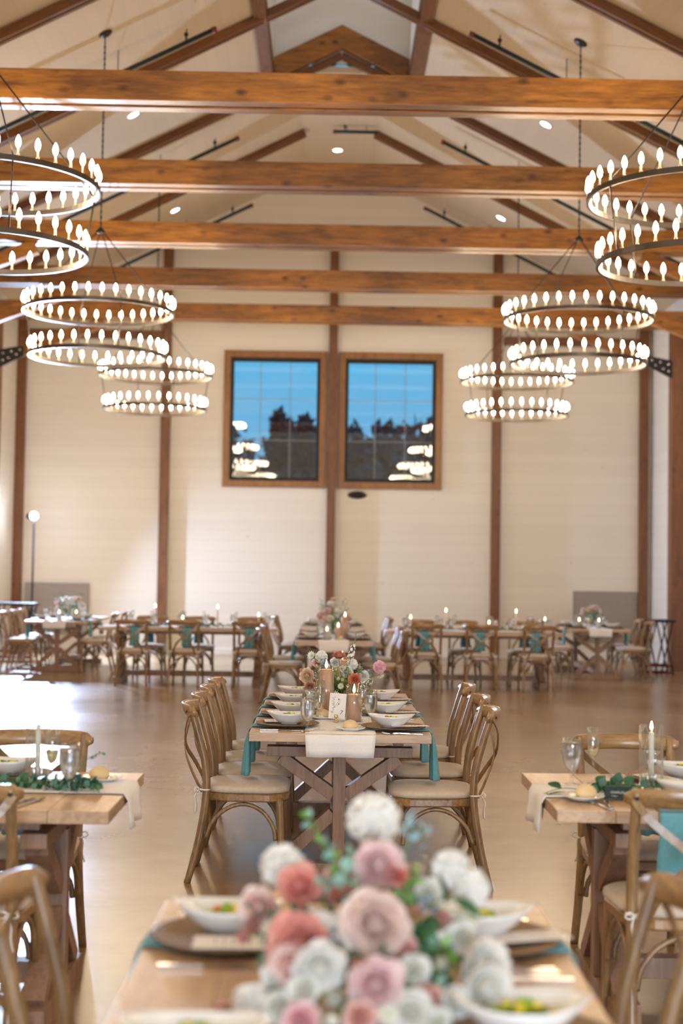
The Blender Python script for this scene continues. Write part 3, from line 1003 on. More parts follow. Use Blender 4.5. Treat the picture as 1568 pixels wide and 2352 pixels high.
# strobe on its stand
root = link('flash_stand', None, T(STROBE.x, STROBE.y, 0), None, 'tall black light stand carrying a bright white flash, left end of far wall', 'light stand')
mb = MB(); mb.tube([(0, 0, 0.25), (0, 0, STROBE.z - 0.1)], 0.018, 10); link('pole', mb.mesh('pole', M_BLACK), Matrix(), root)
for i in range(3):
    a = 2 * PI * i / 3 + 0.3
    mb = MB(); mb.tube([(0, 0, 0.85), (0.45 * cos(a), 0.45 * sin(a), 0.012)], 0.011, 8)
    mb.tube([(0, 0, 0.3), (0.28 * cos(a), 0.28 * sin(a), 0.33)], 0.007, 6)
    link('leg', mb.mesh('leg', M_BLACK), Matrix(), root)
da = radians(-60)
mb = MB(); mb.tube([(-0.10 * cos(da), -0.10 * sin(da), STROBE.z), (-0.28 * cos(da), -0.28 * sin(da), STROBE.z)], 0.055, 14)
mb.tube([(-0.15 * cos(da), -0.15 * sin(da), STROBE.z - 0.04), (0, 0, STROBE.z - 0.12)], 0.014, 8)
link('flash_head', mb.mesh('flash_head', M_BLACK), Matrix(), root)
mb = MB(); mb.blob((0.0, 0.0, 0), 0.07, n=16, m=10)
fl = link('flash_bulb', mb.mesh('flash_bulb', M_FLASH), T(0, 0, STROBE.z), root)
strobe.location = STROBE + Vector((0.06, -0.12, 0.0))

# ------------------------------------------------------------------ outside
mb = MB(); mb.box((0, 90, -0.3), (160, 126, 0.1)); structure('ground_outside', mb, M_LAWN)


def tree(x, y, h, w, kind, lab, mat):
    rnd = random.Random(int(x * 13 + y))
    root = link('conifer' if kind == 'conifer' else 'broadleaf_tree', None, T(x, y, -0.25), None, lab, 'tree', 'trees beyond the windows')
    mb = MB(); mb.tube([(0, 0, 0), (0.05, 0, h * 0.5), (0, 0, h * 0.9)], [w * 0.06, w * 0.04, 0.02], 8); link('trunk', mb.mesh('trunk', M_TRUNK), Matrix(), root)
    mb = MB()
    for i in range(1500):
        if kind == 'conifer':
            t = rnd.random() ** 0.8
            rr = w / 2 * (1 - t) * (0.55 + 0.45 * rnd.random()) * (1 + 0.3 * sin(t * 40)) + 0.06
            a = rnd.random() * 2 * PI
            c = (rr * cos(a), rr * sin(a), h * (0.10 + 0.9 * t))
        else:
            a = rnd.random() * 2 * PI; ph = math.acos(2 * rnd.random() - 1)
            rr = (0.72 + 0.33 * sin(3 * a + 2 * ph) * sin(4 * ph)) * (0.75 + 0.3 * rnd.random())
            c = (rr * w / 2 * sin(ph) * cos(a), rr * w / 2 * sin(ph) * sin(a), h * 0.62 + h * 0.38 * rr * cos(ph))
        s = 0.28 * (0.5 + rnd.random())
        e = Euler((rnd.random() * 6, rnd.random() * 6, rnd.random() * 6)).to_matrix()
        vs = [Vector(c) + e @ Vector(q) * s for q in ((-1, 0, 0), (0, -0.5, 0), (1, 0, 0), (0, 0.5, 0.2))]
        mb.add(vs, [(0, 1, 2, 3)], 0, False)
    if kind != 'conifer':
        mb.blob((0, 0, h * 0.62), (w * 0.3, w * 0.3, h * 0.26), n=14, m=10)
    else:
        mb.lathe([(0, h * 0.12), (w * 0.26, h * 0.12), (w * 0.13, h * 0.5), (0.03, h * 0.94)], 12)
    link('crown', mb.mesh('crown', mat), Matrix(), root)


for (px_, top, Y, w_, kind, lab, mt) in (
        (640, 955, 48, 1.5, 'conifer', 'slim dark conifer, tallest spire in the left window', M_TREE),
        (661, 972, 53, 1.5, 'conifer', 'slim conifer just right of the tallest spire in the left window', M_TREE),
        (700, 968, 43, 1.4, 'conifer', 'dark conifer near the middle post in the left window', M_TREE),
        (726, 985, 60, 2.6, 'broad', 'low dark tree against the inner edge of the left window', M_TREE),
        (628, 1000, 64, 3.0, 'broad', 'low bushy tree below the conifers in the left window', M_TREE),
        (676, 1000, 70, 3.4, 'broad', 'rounded dark tree between the two conifer groups, left window', M_TREE),
        (827, 970, 50, 2.9, 'broad', 'rounded dark tree at the inner side of the right window', M_TREE),
        (905, 960, 56, 3.4, 'broad', 'tallest brownish tree in the middle of the right window', M_TREE2),
        (955, 965, 64, 3.6, 'broad', 'brownish tree right of the tallest one, right window', M_TREE2),
        (995, 958, 50, 2.8, 'broad', 'brownish tree at the outer edge of the right window', M_TREE2),
        (545, 985, 58, 2.4, 'broad', 'low dark tree at the outer edge of the left window', M_TREE2)):
    p = at(px_, top, Y)
    tree(p.x, Y, p.z + 0.25, w_, kind, lab, mt)

# ------------------------------------------------------------------ cross-back chair
def rounded(w, d, r, n=6, taper=0.0, back=0.0):
    pts = []
    for cx, cy, a0 in ((w / 2 - r, d / 2 - r, 0), (-w / 2 + r, d / 2 - r, 90), (-w / 2 + r, -d / 2 + r, 180), (w / 2 - r, -d / 2 + r, 270)):
        for i in range(n + 1):
            a = radians(a0 + 90 * i / n)
            x, y = cx + r * cos(a), cy + r * sin(a)
            k = 1 + taper * (y / (d / 2))
            pts.append((x * k, y))
    return pts


def smooth_path(pts, k=4):
    pts = [Vector(p) for p in pts]
    out = []
    for i in range(len(pts) - 1):
        p0, p1, p2, p3 = pts[max(i - 1, 0)], pts[i], pts[i + 1], pts[min(i + 2, len(pts) - 1)]
        for j in range(k):
            t = j / k
            out.append(0.5 * ((2 * p1) + (-p0 + p2) * t + (2 * p0 - 5 * p1 + 4 * p2 - p3) * t * t + (-p0 + 3 * p1 - 3 * p2 + p3) * t ** 3))
    out.append(pts[-1])
    return out


def make_chair():
    P = Proto('crossback_chair', 'chair')
    sl = rounded(0.43, 0.42, 0.12, 7, 0.06)
    mb = MB(); mb.slab(sl, [(0.97, 0.405), (1.0, 0.412), (1.0, 0.440), (0.97, 0.447)])
    P.part('seat', mb.mesh('seat', M_CHAIRX, 0.0))
    cu = rounded(0.445, 0.43, 0.13, 8, 0.06)
    mb = MB(); mb.slab([(x, y + 0.0) for x, y in cu], [(0.90, 0.446), (0.985, 0.450), (1.0, 0.462), (0.985, 0.474), (0.92, 0.482), (0.6, 0.489), (0.25, 0.491)], smooth=True)
    c = P.part('seat_cushion', mb.mesh('seat_cushion', M_CUSH), label='oatmeal tie-on seat cushion')
    for s in (-1, 1):
        x = s * 0.188
        mb = MB()
        mb.tube([(x + 0.022 * cos(a), -0.205 + 0.024 * sin(a), 0.462) for a in [2 * PI * i / 10 for i in range(10)]], 0.0045, 6, closed=True)
        for q in (-1, 1):
            mb.tube(smooth_path([(x, -0.232, 0.462), (x + q * 0.02, -0.25, 0.475), (x + q * 0.034, -0.252, 0.462), (x + q * 0.018, -0.245, 0.452), (x, -0.235, 0.462)]), 0.0035, 5)
            mb.tube(smooth_path([(x, -0.235, 0.462), (x + q * 0.014, -0.255, 0.43), (x + q * 0.012, -0.25, 0.39), (x + q * 0.022, -0.252, 0.35)]), 0.0035, 5)
        P.part('cushion_tie', mb.mesh('cushion_tie', M_TIE), parent=c, label='white cushion tie')
    for s in (-1, 1):
        mb = MB()
        pts = smooth_path([(s * 0.205, -0.285, 0.0), (s * 0.196, -0.235, 0.20), (s * 0.190, -0.200, 0.42), (s * 0.190, -0.205, 0.58), (s * 0.192, -0.245, 0.74), (s * 0.195, -0.285, 0.872)], 4)
        m = len(pts)
        mb.tube(pts, [0.0165 + 0.003 * sin(PI * i / m) for i in range(m)], 10)
        P.part('leg', mb.mesh('leg', M_CHAIR))
        mb = MB()
        pts = smooth_path([(s * 0.190, 0.165, 0.425), (s * 0.196, 0.178, 0.20), (s * 0.203, 0.192, 0.0)], 4)
        mb.tube(pts, [0.020, 0.020, 0.0195, 0.019, 0.018, 0.017, 0.016, 0.015, 0.0145], 10)
        P.part('leg', mb.mesh('leg', M_CHAIR))
    # bentwood arches
    for s in (-1, 1):
        mb = MB()
        a = [(s * 0.198, 0.150, 0.215), (s * 0.196, 0.138, 0.28), (s * 0.194, 0.085, 0.355), (s * 0.193, 0.0, 0.392), (s * 0.193, -0.09, 0.372), (s * 0.194, -0.165, 0.305), (s * 0.196, -0.198, 0.225)]
        mb.tube(smooth_path(a, 4), 0.0105, 8)
        P.part('arch_brace', mb.mesh('arch_brace', M_CHAIR))
    for y, zz in ((0.172, 0.0), (-0.205, 0.0)):
        mb = MB()
        a = [(-0.172, y, 0.215), (-0.160, y, 0.28), (-0.10, y, 0.355), (0, y, 0.392), (0.10, y, 0.355), (0.160, y, 0.28), (0.172, y, 0.215)]
        mb.tube(smooth_path(a, 4), 0.0105, 8)
        P.part('arch_brace', mb.mesh('arch_brace', M_CHAIR))
    # bent top rail
    mb = MB()
    pts, W = [], []
    nn = 16
    for i in range(nn + 1):
        t = -1 + 2 * i / nn
        pts.append((0.228 * t, -0.335 + 0.075 * t * t, 0.850 - 0.004 * t * t))
        W.append(0.068 * (1 - 0.55 * max(0, abs(t) - 0.86) / 0.14 * 1.0))
    vs, fs = [], []
    for (x, y, z), w in zip(pts, W):
        tang = Vector((1, 0.66 * x / 0.228, 0)).normalized()
        nr = Vector((-tang.y, tang.x, 0))
        for k_ in range(10):
            a = 2 * PI * k_ / 10
            q = Vector((x, y, z)) + nr * (0.0125 * cos(a)) + Vector((0, -0.22, 1)).normalized() * (w / 2 * (abs(sin(a)) ** 0.7) * (1 if sin(a) >= 0 else -1))
            vs.append(q)
    for i in range(nn):
        for k_ in range(10):
            l = (k_ + 1) % 10
            fs.append((i * 10 + k_, i * 10 + l, (i + 1) * 10 + l, (i + 1) * 10 + k_))
    fs.append(tuple(range(9, -1, -1))); fs.append(tuple(nn * 10 + k_ for k_ in range(10)))
    mb.add(vs, fs)
    P.part('top_rail', mb.mesh('top_rail', M_CHAIRX))
    # crossing slats
    for s in (-1, 1):
        mb = MB()
        o = 0.004 * s
        a = [(s * 0.205, -0.285, 0.845), (s * 0.15, -0.315 + o, 0.775), (0, -0.325 + o, 0.655), (-s * 0.10, -0.285 + o, 0.56), (-s * 0.145, -0.225, 0.445)]
        mb.strap(smooth_path(a, 4), 0.026, 0.007, (0.62, 0, 0.78) if s < 0 else (0.62, 0, -0.78))
        P.part('cross_slat', mb.mesh('cross_slat', M_CHAIR))
    for s in (-1, 1):
        mb = MB()
        mb.blob((s * 0.198, -0.305, 0.848), (0.007, 0.004, 0.007)); mb.blob((s * 0.196, -0.266, 0.848), (0.006, 0.004, 0.006))
        P.part('bolt', mb.mesh('bolt', M_IRON))
    return P


CHAIR = make_chair()

# ------------------------------------------------------------------ farm table
TW, TL, TH, TT = 0.90, 2.40, 0.76, 0.042


def make_table():
    P = Proto('trestle_table', 'table')
    eb = 0.20
    mb = MB()
    nb = 5
    for i in range(nb):
        w = TW / nb
        mb.box((0, -TW / 2 + w * (i + 0.5), TH - TT / 2), (TL - 2 * eb - 0.003, w - 0.0012, TT))
    P.part('tabletop', mb.mesh('tabletop', M_TABLE, 0.0012))
    for s in (-1, 1):
        mb = MB(); mb.box((s * (TL / 2 - eb / 2), 0, TH - TT / 2), (eb, TW, TT))
        P.part('end_board', mb.mesh('end_board', M_TABLEY, 0.003))
    mb = MB()
    for s in (-1, 1):
        mb.box((0, s * 0.30, TH - TT - 0.022), (TL - 0.5, 0.05, 0.044))
    P.part('under_rail', mb.mesh('under_rail', M_TRESTLE, 0.003))
    zt, zb = TH - TT - 0.044, 0.085
    for s in (-1, 1):
        X = s * (TL / 2 - 0.26)
        t = P.part('trestle', (lambda m: (m.box((X, 0, zt - 0.03), (0.09, 0.74, 0.05)), m.mesh('trestle', M_TRESTLE, 0.004))[1])(MB()))
        mb = MB(); mb.box((X, 0, 0.0425), (0.10, 0.74, 0.085)); P.part('foot', mb.mesh('foot', M_TRESTLE, 0.005), parent=t)
        mb = MB(); mb.box((X + s * 0.012, 0, (zt - 0.05 + zb) / 2), (0.085, 0.062, zt - 0.05 - zb)); P.part('post', mb.mesh('post', M_TRESTLE, 0.003), parent=t)
        zm = (zt + zb) / 2
        for sy in (-1, 1):
            for up_ in (1, -1):
                z1 = (zt - 0.06) if up_ > 0 else zb
                mb = MB()
                a = Vector((X, sy * 0.30, z1)); b_ = Vector((X, sy * 0.03, zm + up_ * 0.045))
                mb.strap([a, b_], 0.08, 0.062, (1, 0, 0))
                P.part('brace', mb.mesh('brace', M_TRESTLE, 0.003), parent=t)
    mb = MB(); mb.box((0, 0, 0.12), (TL - 0.62, 0.075, 0.075)); P.part('stretcher', mb.mesh('stretcher', M_TRESTLE, 0.004))
    return P


TABLE = make_table()


# ------------------------------------------------------------------ table ware
def make_bowl():
    mb = MB()
    a_, b_ = 0.122, 0.078
    n, m = 36, 7

    def pt(th, t, inner):
        c, s = cos(th), sin(th)
        x = (abs(c) ** 0.9) * (1 if c >= 0 else -1)
        y = (abs(s) ** 1.25) * (1 if s >= 0 else -1)
        f = 0.36 + 0.64 * t ** 0.8
        fx = 0.33 + 0.67 * t
        h = 0.006 + (0.050 + 0.012 * x * x) * t ** 1.5
        if inner:
            f *= 0.95; fx *= 0.96; h += 0.004 * (1 - t)
            return (a_ * fx * x, b_ * f * y, h)
        return (a_ * fx * x, b_ * f * y, h - 0.004 * (1 - t))
    vs, fs = [], []
    rings = [(t, False) for t in [i / m for i in range(m + 1)]] + [(t, True) for t in [1 - i / m for i in range(m + 1)]]
    for t, inn in rings:
        for k_ in range(n):
            vs.append(pt(2 * PI * k_ / n, t, inn))
    for i in range(len(rings) - 1):
        for k_ in range(n):
            l = (k_ + 1) % n
            fs.append((i * n + k_, i * n + l, (i + 1) * n + l, (i + 1) * n + k_))
    fs.append(tuple(range(n - 1, -1, -1))); fs.append(tuple((len(rings) - 1) * n + k_ for k_ in range(n)))
    mb.add(vs, fs)
    mb.slab([(0.042 * cos(a), 0.03 * sin(a)) for a in [2 * PI * i / 20 for i in range(20)]], [(1, 0.0), (1.03, 0.004)])
    return mb.mesh('salad_bowl', M_PORC)


BOWL = make_bowl()


def make_salad(seed):
    r = random.Random(seed)
    mb = MB()
    for i in range(26):
        a = r.random() * 2 * PI; q = sqrt(r.random())
        x, y = 0.052 * q * cos(a), 0.030 * q * sin(a)
        z = 0.026 + 0.016 * (1 - q) + 0.006 * r.random()
        M = T(x, y, z) @ Euler((r.random() - .5, r.random() - .5, r.random() * 6)).to_matrix().to_4x4()
        s = 0.013 + 0.008 * r.random()
        ph = r.random() * 6
        mb.sheet(lambda u, v: ((u - .5) * 2 * s, (v - .5) * 1.4 * s * sin(PI * (0.1 + 0.8 * u)) * 1.3, 0.004 * sin(9 * u + ph) + 0.003 * cos(8 * v)), 4, 3, 0 if i % 4 else 1, M)
    for i in range(7):
        a = r.random() * 2 * PI; q = sqrt(r.random())
        mb.blob((0.045 * q * cos(a), 0.024 * q * sin(a), 0.044 + 0.004 * r.random()), (0.010, 0.007, 0.006), 2 if i == seed * 2 else 1, 7, 5) if i < 3 else None
    mb.blob((0, 0, 0.022), (0.055, 0.032, 0.014), 0, 12, 6)
    return mb.mesh('salad', [M_SALADG, M_SALADY, M_SALADR])


SALADS = [make_salad(i) for i in range(3)]
mb = MB(); mb.lathe([(0, 0.0), (0.10, 0.0), (0.135, 0.004), (0.165, 0.012), (0.167, 0.015), (0.16, 0.0155), (0.13, 0.010), (0.10, 0.006), (0, 0.005)], 40)
CHARGER = mb.mesh('charger_plate', M_RATTAN)
mb = MB(); mb.lathe([(0, 0), (0.045, 0.0), (0.048, 0.004), (0.076, 0.013), (0.078, 0.016), (0.074, 0.0165), (0.046, 0.008), (0, 0.006)], 32)
SIDEPLATE = mb.mesh('side_plate', M_PORC)


def make_roll():
    mb = MB(); mb.lathe([(0, 0), (0.030, 0.0), (0.039, 0.012), (0.037, 0.026), (0.026, 0.039), (0.010, 0.045), (0, 0.0455)], 18)
    return mb.mesh('bread_roll', M_BREAD)


ROLL_ = make_roll()
mb = MB(); mb.lathe([(0, 0), (0.012, 0), (0.014, 0.006), (0.010, 0.012), (0, 0.013)], 12); BUTTER = mb.mesh('butter_pat', M_BUTTER)


def make_goblet():
    P = Proto('water_goblet', 'glass')
    outer = [(0.0, 0.0), (0.034, 0.0), (0.034, 0.002), (0.012, 0.006), (0.006, 0.014), (0.0055, 0.035), (0.010, 0.044), (0.024, 0.062), (0.0345, 0.088), (0.0375, 0.115), (0.0365, 0.150), (0.0345, 0.176)]
    inner = [(0.0325, 0.176), (0.0345, 0.150), (0.0355, 0.115), (0.0325, 0.089), (0.022, 0.064), (0.009, 0.050), (0, 0.048)]
    mb = MB(); mb.lathe(outer + inner, 24)
    P.mesh = mb.mesh('water_goblet', M_GLASS)
    mb = MB(); mb.lathe([(0, 0.0485), (0.009, 0.0505), (0.0218, 0.0645), (0.0323, 0.0895), (0.0353, 0.115), (0.0348, 0.142), (0.0340, 0.160), (0, 0.160)], 24)
    P.part('water', mb.mesh('water', M_WATER), label='iced water in the goblet')
    return P


def make_flute():
    P = Proto('champagne_flute', 'glass')
    outer = [(0, 0), (0.030, 0), (0.030, 0.002), (0.008, 0.006), (0.0045, 0.015), (0.004, 0.075), (0.007, 0.088), (0.018, 0.110), (0.0235, 0.135), (0.0245, 0.165), (0.0235, 0.215)]
    inner = [(0.0220, 0.215), (0.0228, 0.165), (0.0218, 0.136), (0.0162, 0.112), (0.005, 0.096), (0, 0.095)]
    mb = MB(); mb.lathe(outer + inner, 20)
    P.mesh = mb.mesh('champagne_flute', M_GLASS)
    mb = MB(); mb.lathe([(0, 0.0955), (0.005, 0.0965), (0.0160, 0.1125), (0.0216, 0.1365), (0.0219, 0.142), (0, 0.142)], 20)
    P.part('wine', mb.mesh('wine', M_WINE), label='pale sparkling wine')
    return P


GOBLET, FLUTE = make_goblet(), make_flute()


def make_knife():
    mb = MB()
    mb.strap([(0, -0.11, 0.003), (0, -0.02, 0.004)], [0.013, 0.009], 0.005, (1, 0, 0))
    mb.strap([(0, -0.02, 0.004), (0.001, 0.05, 0.004), (0.003, 0.105, 0.003)], [0.010, 0.018, 0.006], 0.0018, (1, 0, 0))
    return mb.mesh('table_knife', M_SILVER)


def make_fork():
    mb = MB()
    mb.strap(smooth_path([(0, -0.10, 0.003), (0, -0.04, 0.004), (0, 0.02, 0.006), (0, 0.045, 0.003)]), [0.013] * 4 + [0.008] * 4 + [0.006] * 4 + [0.016], 0.0025, (1, 0, 0))
    mb.strap([(0, 0.045, 0.003), (0, 0.062, 0.004)], [0.018, 0.022], 0.002, (1, 0, 0))
    for i in range(4):
        x = -0.0095 + i * 0.0063
        mb.strap([(x, 0.06, 0.004), (x, 0.095, 0.009)], [0.0032, 0.0018], 0.0016, (1, 0, 0))
    return mb.mesh('table_fork', M_SILVER)


KNIFE, FORK = make_knife(), make_fork()
mb = MB(); mb.box((0, 0, 0.0012), (0.085, 0.19, 0.0016))
for i in range(7):
    mb.box((0, 0.06 - i * 0.018, 0.0022), (0.035 + 0.02 * ((i * 7) % 3) / 2, 0.002, 0.0003), 1)
MENU = mb.mesh('menu_card', [M_CARD, M_INK])


def make_napkin(seed):
    """local frame: table edge at y=0, table top z=0, +y towards the table middle, hangs on the -y side"""
    r = random.Random(seed)
    ph = r.random() * 6
    L_in, L_dn = 0.30, 0.235 + 0.02 * r.random()

    def fn(u, v):
        x = (u - 0.5)
        s = v * (L_in + L_dn)
        if s < L_in:
            return (x * 0.125, L_in - s, 0.004 + 0.0015 * sin(x * 14))
        d = s - L_in
        k_ = d / L_dn
        w = 0.115 + 0.03 * k_
        fold = 0.010 + 0.018 * k_
        y = -0.012 - fold * (0.6 + 0.9 * sin(x * 15 + ph)) * min(1, k_ * 3)
        if d < 0.018:
            q = d / 0.018
            return (x * 0.12, -0.012 * sin(q * PI / 2), 0.004 - 0.018 * (1 - cos(q * PI / 2)))
        return (x * w, min(y, -0.008), 0.004 - d)
    mb = MB(); mb.sheet(fn, 14, 26, 0, thick=0.0025)
    return mb.mesh('napkin', M_TEAL)


NAPKINS = [make_napkin(i) for i in range(4)]


def make_runner(L, hang, w=0.35):
    def fn(u, v):
        x = (u - 0.5) * w
        tot = L + 2 * hang
        s = v * tot - hang
        wob = 0.0012 * sin(u * 17 + v * 9)
        if s < 0:
            k_ = -s / hang
            return (-L / 2 - 0.012 - 0.010 * k_ * (1 + sin(u * 10)), x * (1 - 0.06 * k_) + 0.01 * k_ * sin(3 * u), 0.003 + s)
        if s > L:
            k_ = (s - L) / hang
            return (L / 2 + 0.012 + 0.010 * k_ * (1 + sin(u * 11)), x * (1 - 0.06 * k_), 0.003 - (s - L))
        e = min(s, L - s)
        if e < 0.012:
            return ((s - L / 2) + (-0.006 if s < L / 2 else 0.006), x, 0.003 + wob)
        return (s - L / 2, x + 0.004 * sin(s * 3), 0.003 + wob)
    mb = MB(); mb.sheet(fn, 16, 80, 0, thick=0.0018)
    return mb.mesh('table_runner', M_LINEN)


RUNNER = make_runner(TL, 0.115)
RUNNERLONG = make_runner(TL, 0.125, 0.33)


# candles
def flame_mesh(s=1.0):
    mb = MB(); mb.lathe([(0, 0), (0.004 * s, 0.004 * s), (0.0055 * s, 0.011 * s), (0.0035 * s, 0.022 * s), (0.001 * s, 0.032 * s), (0, 0.034 * s)], 10)
    return mb.mesh('flame', M_FLAME)


FLAME, FLAMEBIG = flame_mesh(1.0), flame_mesh(1.45)


def pillar(h, hg, wax, lit=True, r=0.036):
    P = Proto('pillar_candle', 'candle')
    mb = MB(); mb.lathe([(0, 0.004), (r, 0.004), (r, h - 0.004), (r - 0.004, h), (0.012, h - 0.003), (0, h - 0.006)], 28)
    P.part('wax_body', mb.mesh('wax_body', wax))
    mb = MB(); mb.lathe([(0, 0), (r + 0.007, 0), (r + 0.007, hg), (r + 0.0055, hg), (r + 0.0055, 0.003), (0, 0.003)], 28)
    P.part('glass_sleeve', mb.mesh('glass_sleeve', M_GLASS), label='clear glass sleeve')
    mb = MB(); mb.tube([(0, 0, h - 0.006), (0.001, 0, h + 0.008)], 0.0012, 6); P.part('wick', mb.mesh('wick', M_WICK))
    if lit:
        P.part('flame', FLAMEBIG, T(0, 0, h + 0.004))
    return P


PIL_TALL, PIL_LOW, PIL_WHITE = pillar(0.262, 0.275, M_PEACHWAX), pillar(0.145, 0.19, M_PEACHWAX), pillar(0.10, 0.20, M_WHITEWAX, r=0.034)


def taper(h, hs, fluted):
    P = Proto('taper_candle', 'candle')
    mb = MB(); mb.lathe([(0, 0), (0.022, 0), (0.024, 0.004), (0.014, 0.012), (0.012, 0.030), (0.017, 0.036), (0.017, 0.046), (0.0125, 0.046), (0.0125, 0.035), (0, 0.034)], 18)
    P.part('candle_holder', mb.mesh('candle_holder', M_GLASS), label='small glass candle holder')
    mb = MB(); mb.lathe([(0, 0.036), (0.011, 0.036), (0.0095, h), (0.003, h + 0.006), (0, h + 0.007)], 14); P.part('wax_body', mb.mesh('wax_body', M_WHITEWAX if fluted else M_TAPERPINK))
    mb = MB(); mb.tube([(0, 0, h + 0.004), (0, 0, h + 0.014)], 0.001, 6); P.part('wick', mb.mesh('wick', M_WICK))
    P.part('flame', FLAME if fluted else FLAMEBIG, T(0, 0, h + 0.010))
    if hs:
        R = 0.044
        rm = (lambda a: 1 + 0.035 * cos(a * 14)) if fluted else None
        n = 84 if fluted else 24
        mb = MB(); mb.lathe([(R, 0.0), (R, hs), (R - 0.0018, hs), (R - 0.0018, 0.0), (R, 0.0)], n, rmod=rm)
        P.part('glass_sleeve', mb.mesh('glass_sleeve', M_GLASS), label='fluted clear glass hurricane sleeve' if fluted else 'clear glass sleeve')
    return P


M_TAPERPINK = plain('blush_taper_wax', (0.80, 0.60, 0.50), 0.45)
TAPER_FLUTED = taper(0.205, 0.235, True)
TAPER_TALL, TAPER_MID = taper(0.25, 0, False), taper(0.15, 0, False)


# ------------------------------------------------------------------ flowers
def petal(mb, phi, tilt0, tilt1, L, W, r0=0.0, z0=0.0, mat=0, nu=4, nv=4, cup=0.35, wave=0.0, ph=0.0):
    """a curved petal: leaves the axis at angle tilt0, bends to tilt1"""
    rr, zz = r0, z0
    prof = [(rr, zz)]
    for j in range(nv):
        t = tilt0 + (tilt1 - tilt0) * (j + 0.5) / nv
        rr += L / nv * sin(t); zz += L / nv * cos(t)
        prof.append((rr, zz))
    vs, fs = [], []
    for j, (r, z) in enumerate(prof):
        v = j / nv
        w = W * (sin(PI * min(0.97, 0.14 + 0.80 * v))) ** 0.55
        t = tilt0 + (tilt1 - tilt0) * v
        for i in range(nu + 1):
            u = -1 + 2 * i / nu
            off = cup * w * u * u
            x = r - off * cos(t)
            zq = z + off * sin(t) * 0.6 + wave * sin(u * 5 + ph) * v
            y = w * u
            vs.append((x * cos(phi) - y * sin(phi), x * sin(phi) + y * cos(phi), zq))
    q = nu + 1
    for j in range(nv):
        for i in range(nu):
            fs.append((j * q + i, j * q + i + 1, (j + 1) * q + i + 1, (j + 1) * q + i))
    mb.add(vs, fs, mat)


def rose_mesh(R, mat, seed=0, open_=1.0, layers=5):
    r = random.Random(seed)
    mb = MB()
    mb.blob((0, 0, R * 0.28), (R * 0.15, R * 0.15, R * 0.36), n=8, m=6)
    for k_ in range(layers):
        f = (k_ + 1) / layers
        n = 5 + k_
        for i in range(n):
            phi = 2 * PI * (i + 0.5 * (k_ % 2)) / n + r.random() * 0.4 + k_
            t0 = radians(2 + 88 * f * open_); t1 = radians(-42 + 84 * f * open_ * (0.85 + 0.3 * r.random()))
            L = R * (0.74 + 0.50 * f)
            petal(mb, phi, t0, t1, L * (0.9 + 0.2 * r.random()), R * (0.26 + 0.34 * f), 0.0, -R * 0.15 * f, 0, 6, 5, 0.22 + 0.2 * r.random(), R * 0.08, r.random() * 6)
    return mb.mesh('rose', mat)


def pom_mesh(R, mat, seed=0, n=150):
    """ball dahlia / scabiosa: many short cupped petals"""
    r = random.Random(seed)
    mb = MB()
    mb.blob((0, 0, 0), R * 0.72, n=14, m=10)
    for i in range(n):
        z = 1 - 1.75 * (i + 0.5) / n
        a = i * 2.399963
        s = sqrt(max(0, 1 - z * z))
        d = Vector((s * cos(a), s * sin(a), z))
        M = Matrix.Translation(d * R * 0.55) @ d.to_track_quat('Z', 'Y').to_matrix().to_4x4()
        m2 = MB(); petal(m2, r.random() * 6, radians(8), radians(38), R * (0.45 + 0.10 * r.random()), R * 0.17, 0, 0, 0, 2, 3, 0.5)
        mb.add(m2.v, m2.f, 0, True, M)
    return mb.mesh('dahlia', mat)


def daisy_mesh(R, mat, n=12, rows=3, seed=0):
    r = random.Random(seed)
    mb = MB()
    mb.blob((0, 0, 0.0), (R * 0.22, R * 0.22, R * 0.14), 1, 8, 6)
    for k_ in range(rows):
        for i in range(n - 2 * k_):
            petal(mb, 2 * PI * i / (n - 2 * k_) + k_ * 0.3, radians(75 - 18 * k_), radians(60 - 25 * k_), R * (0.98 - 0.18 * k_), R * 0.17, R * 0.05, 0, 0, 2, 4, 0.25)
    return mb.mesh('aster', [mat, M_LIME])


def cluster_mesh(R, mat, n=16, seed=0):
    """spray of tiny five-petalled florets"""
    r = random.Random(seed)
    mb = MB()
    for i in range(n):
        d = Vector((r.gauss(0, 1), r.gauss(0, 1), r.gauss(0.3, 0.8))).normalized() * R * (0.45 + 0.6 * r.random())
        M = Matrix.Translation(d) @ d.to_track_quat('Z', 'Y').to_matrix().to_4x4()
        m2 = MB()
        for k_ in range(5):
            petal(m2, 2 * PI * k_ / 5, radians(60), radians(80), R * 0.30, R * 0.12, 0, 0, 0, 2, 2, 0.2)
        mb.add(m2.v, m2.f, 0, True, M)
        mb.tube([(0, 0, -R * 0.5), d], R * 0.03, 4, 1)
    return mb.mesh('floret_cluster', [mat, M_STEM])


def leaf_on(mb, p, d, L, W, mat=0, droop=0.3, side=None):
    d = Vector(d).normalized()
    u = Vector((0, 0, 1))
    s = d.cross(u)
    if s.length < 0.05:
        s = Vector((1, 0, 0))
    s.normalize()
    if side is not None:
        s = (Matrix.Rotation(side, 3, d) @ s)
    nn = s.cross(d)
    p = Vector(p)
    vs, fs = [], []
    nv = 5
    for j in range(nv + 1):
        v = j / nv
        w = W * sin(PI * (0.04 + 0.94 * v)) ** 0.8
        c = p + d * (L * v) - nn * (droop * L * v * v)
        vs += [c - s * w + nn * w * 0.25, c, c + s * w + nn * w * 0.25]
    for j in range(nv):
        a = j * 3
        fs += [(a, a + 1, a + 4, a + 3), (a + 1, a + 2, a + 5, a + 4)]
    mb.add(vs, fs, mat)


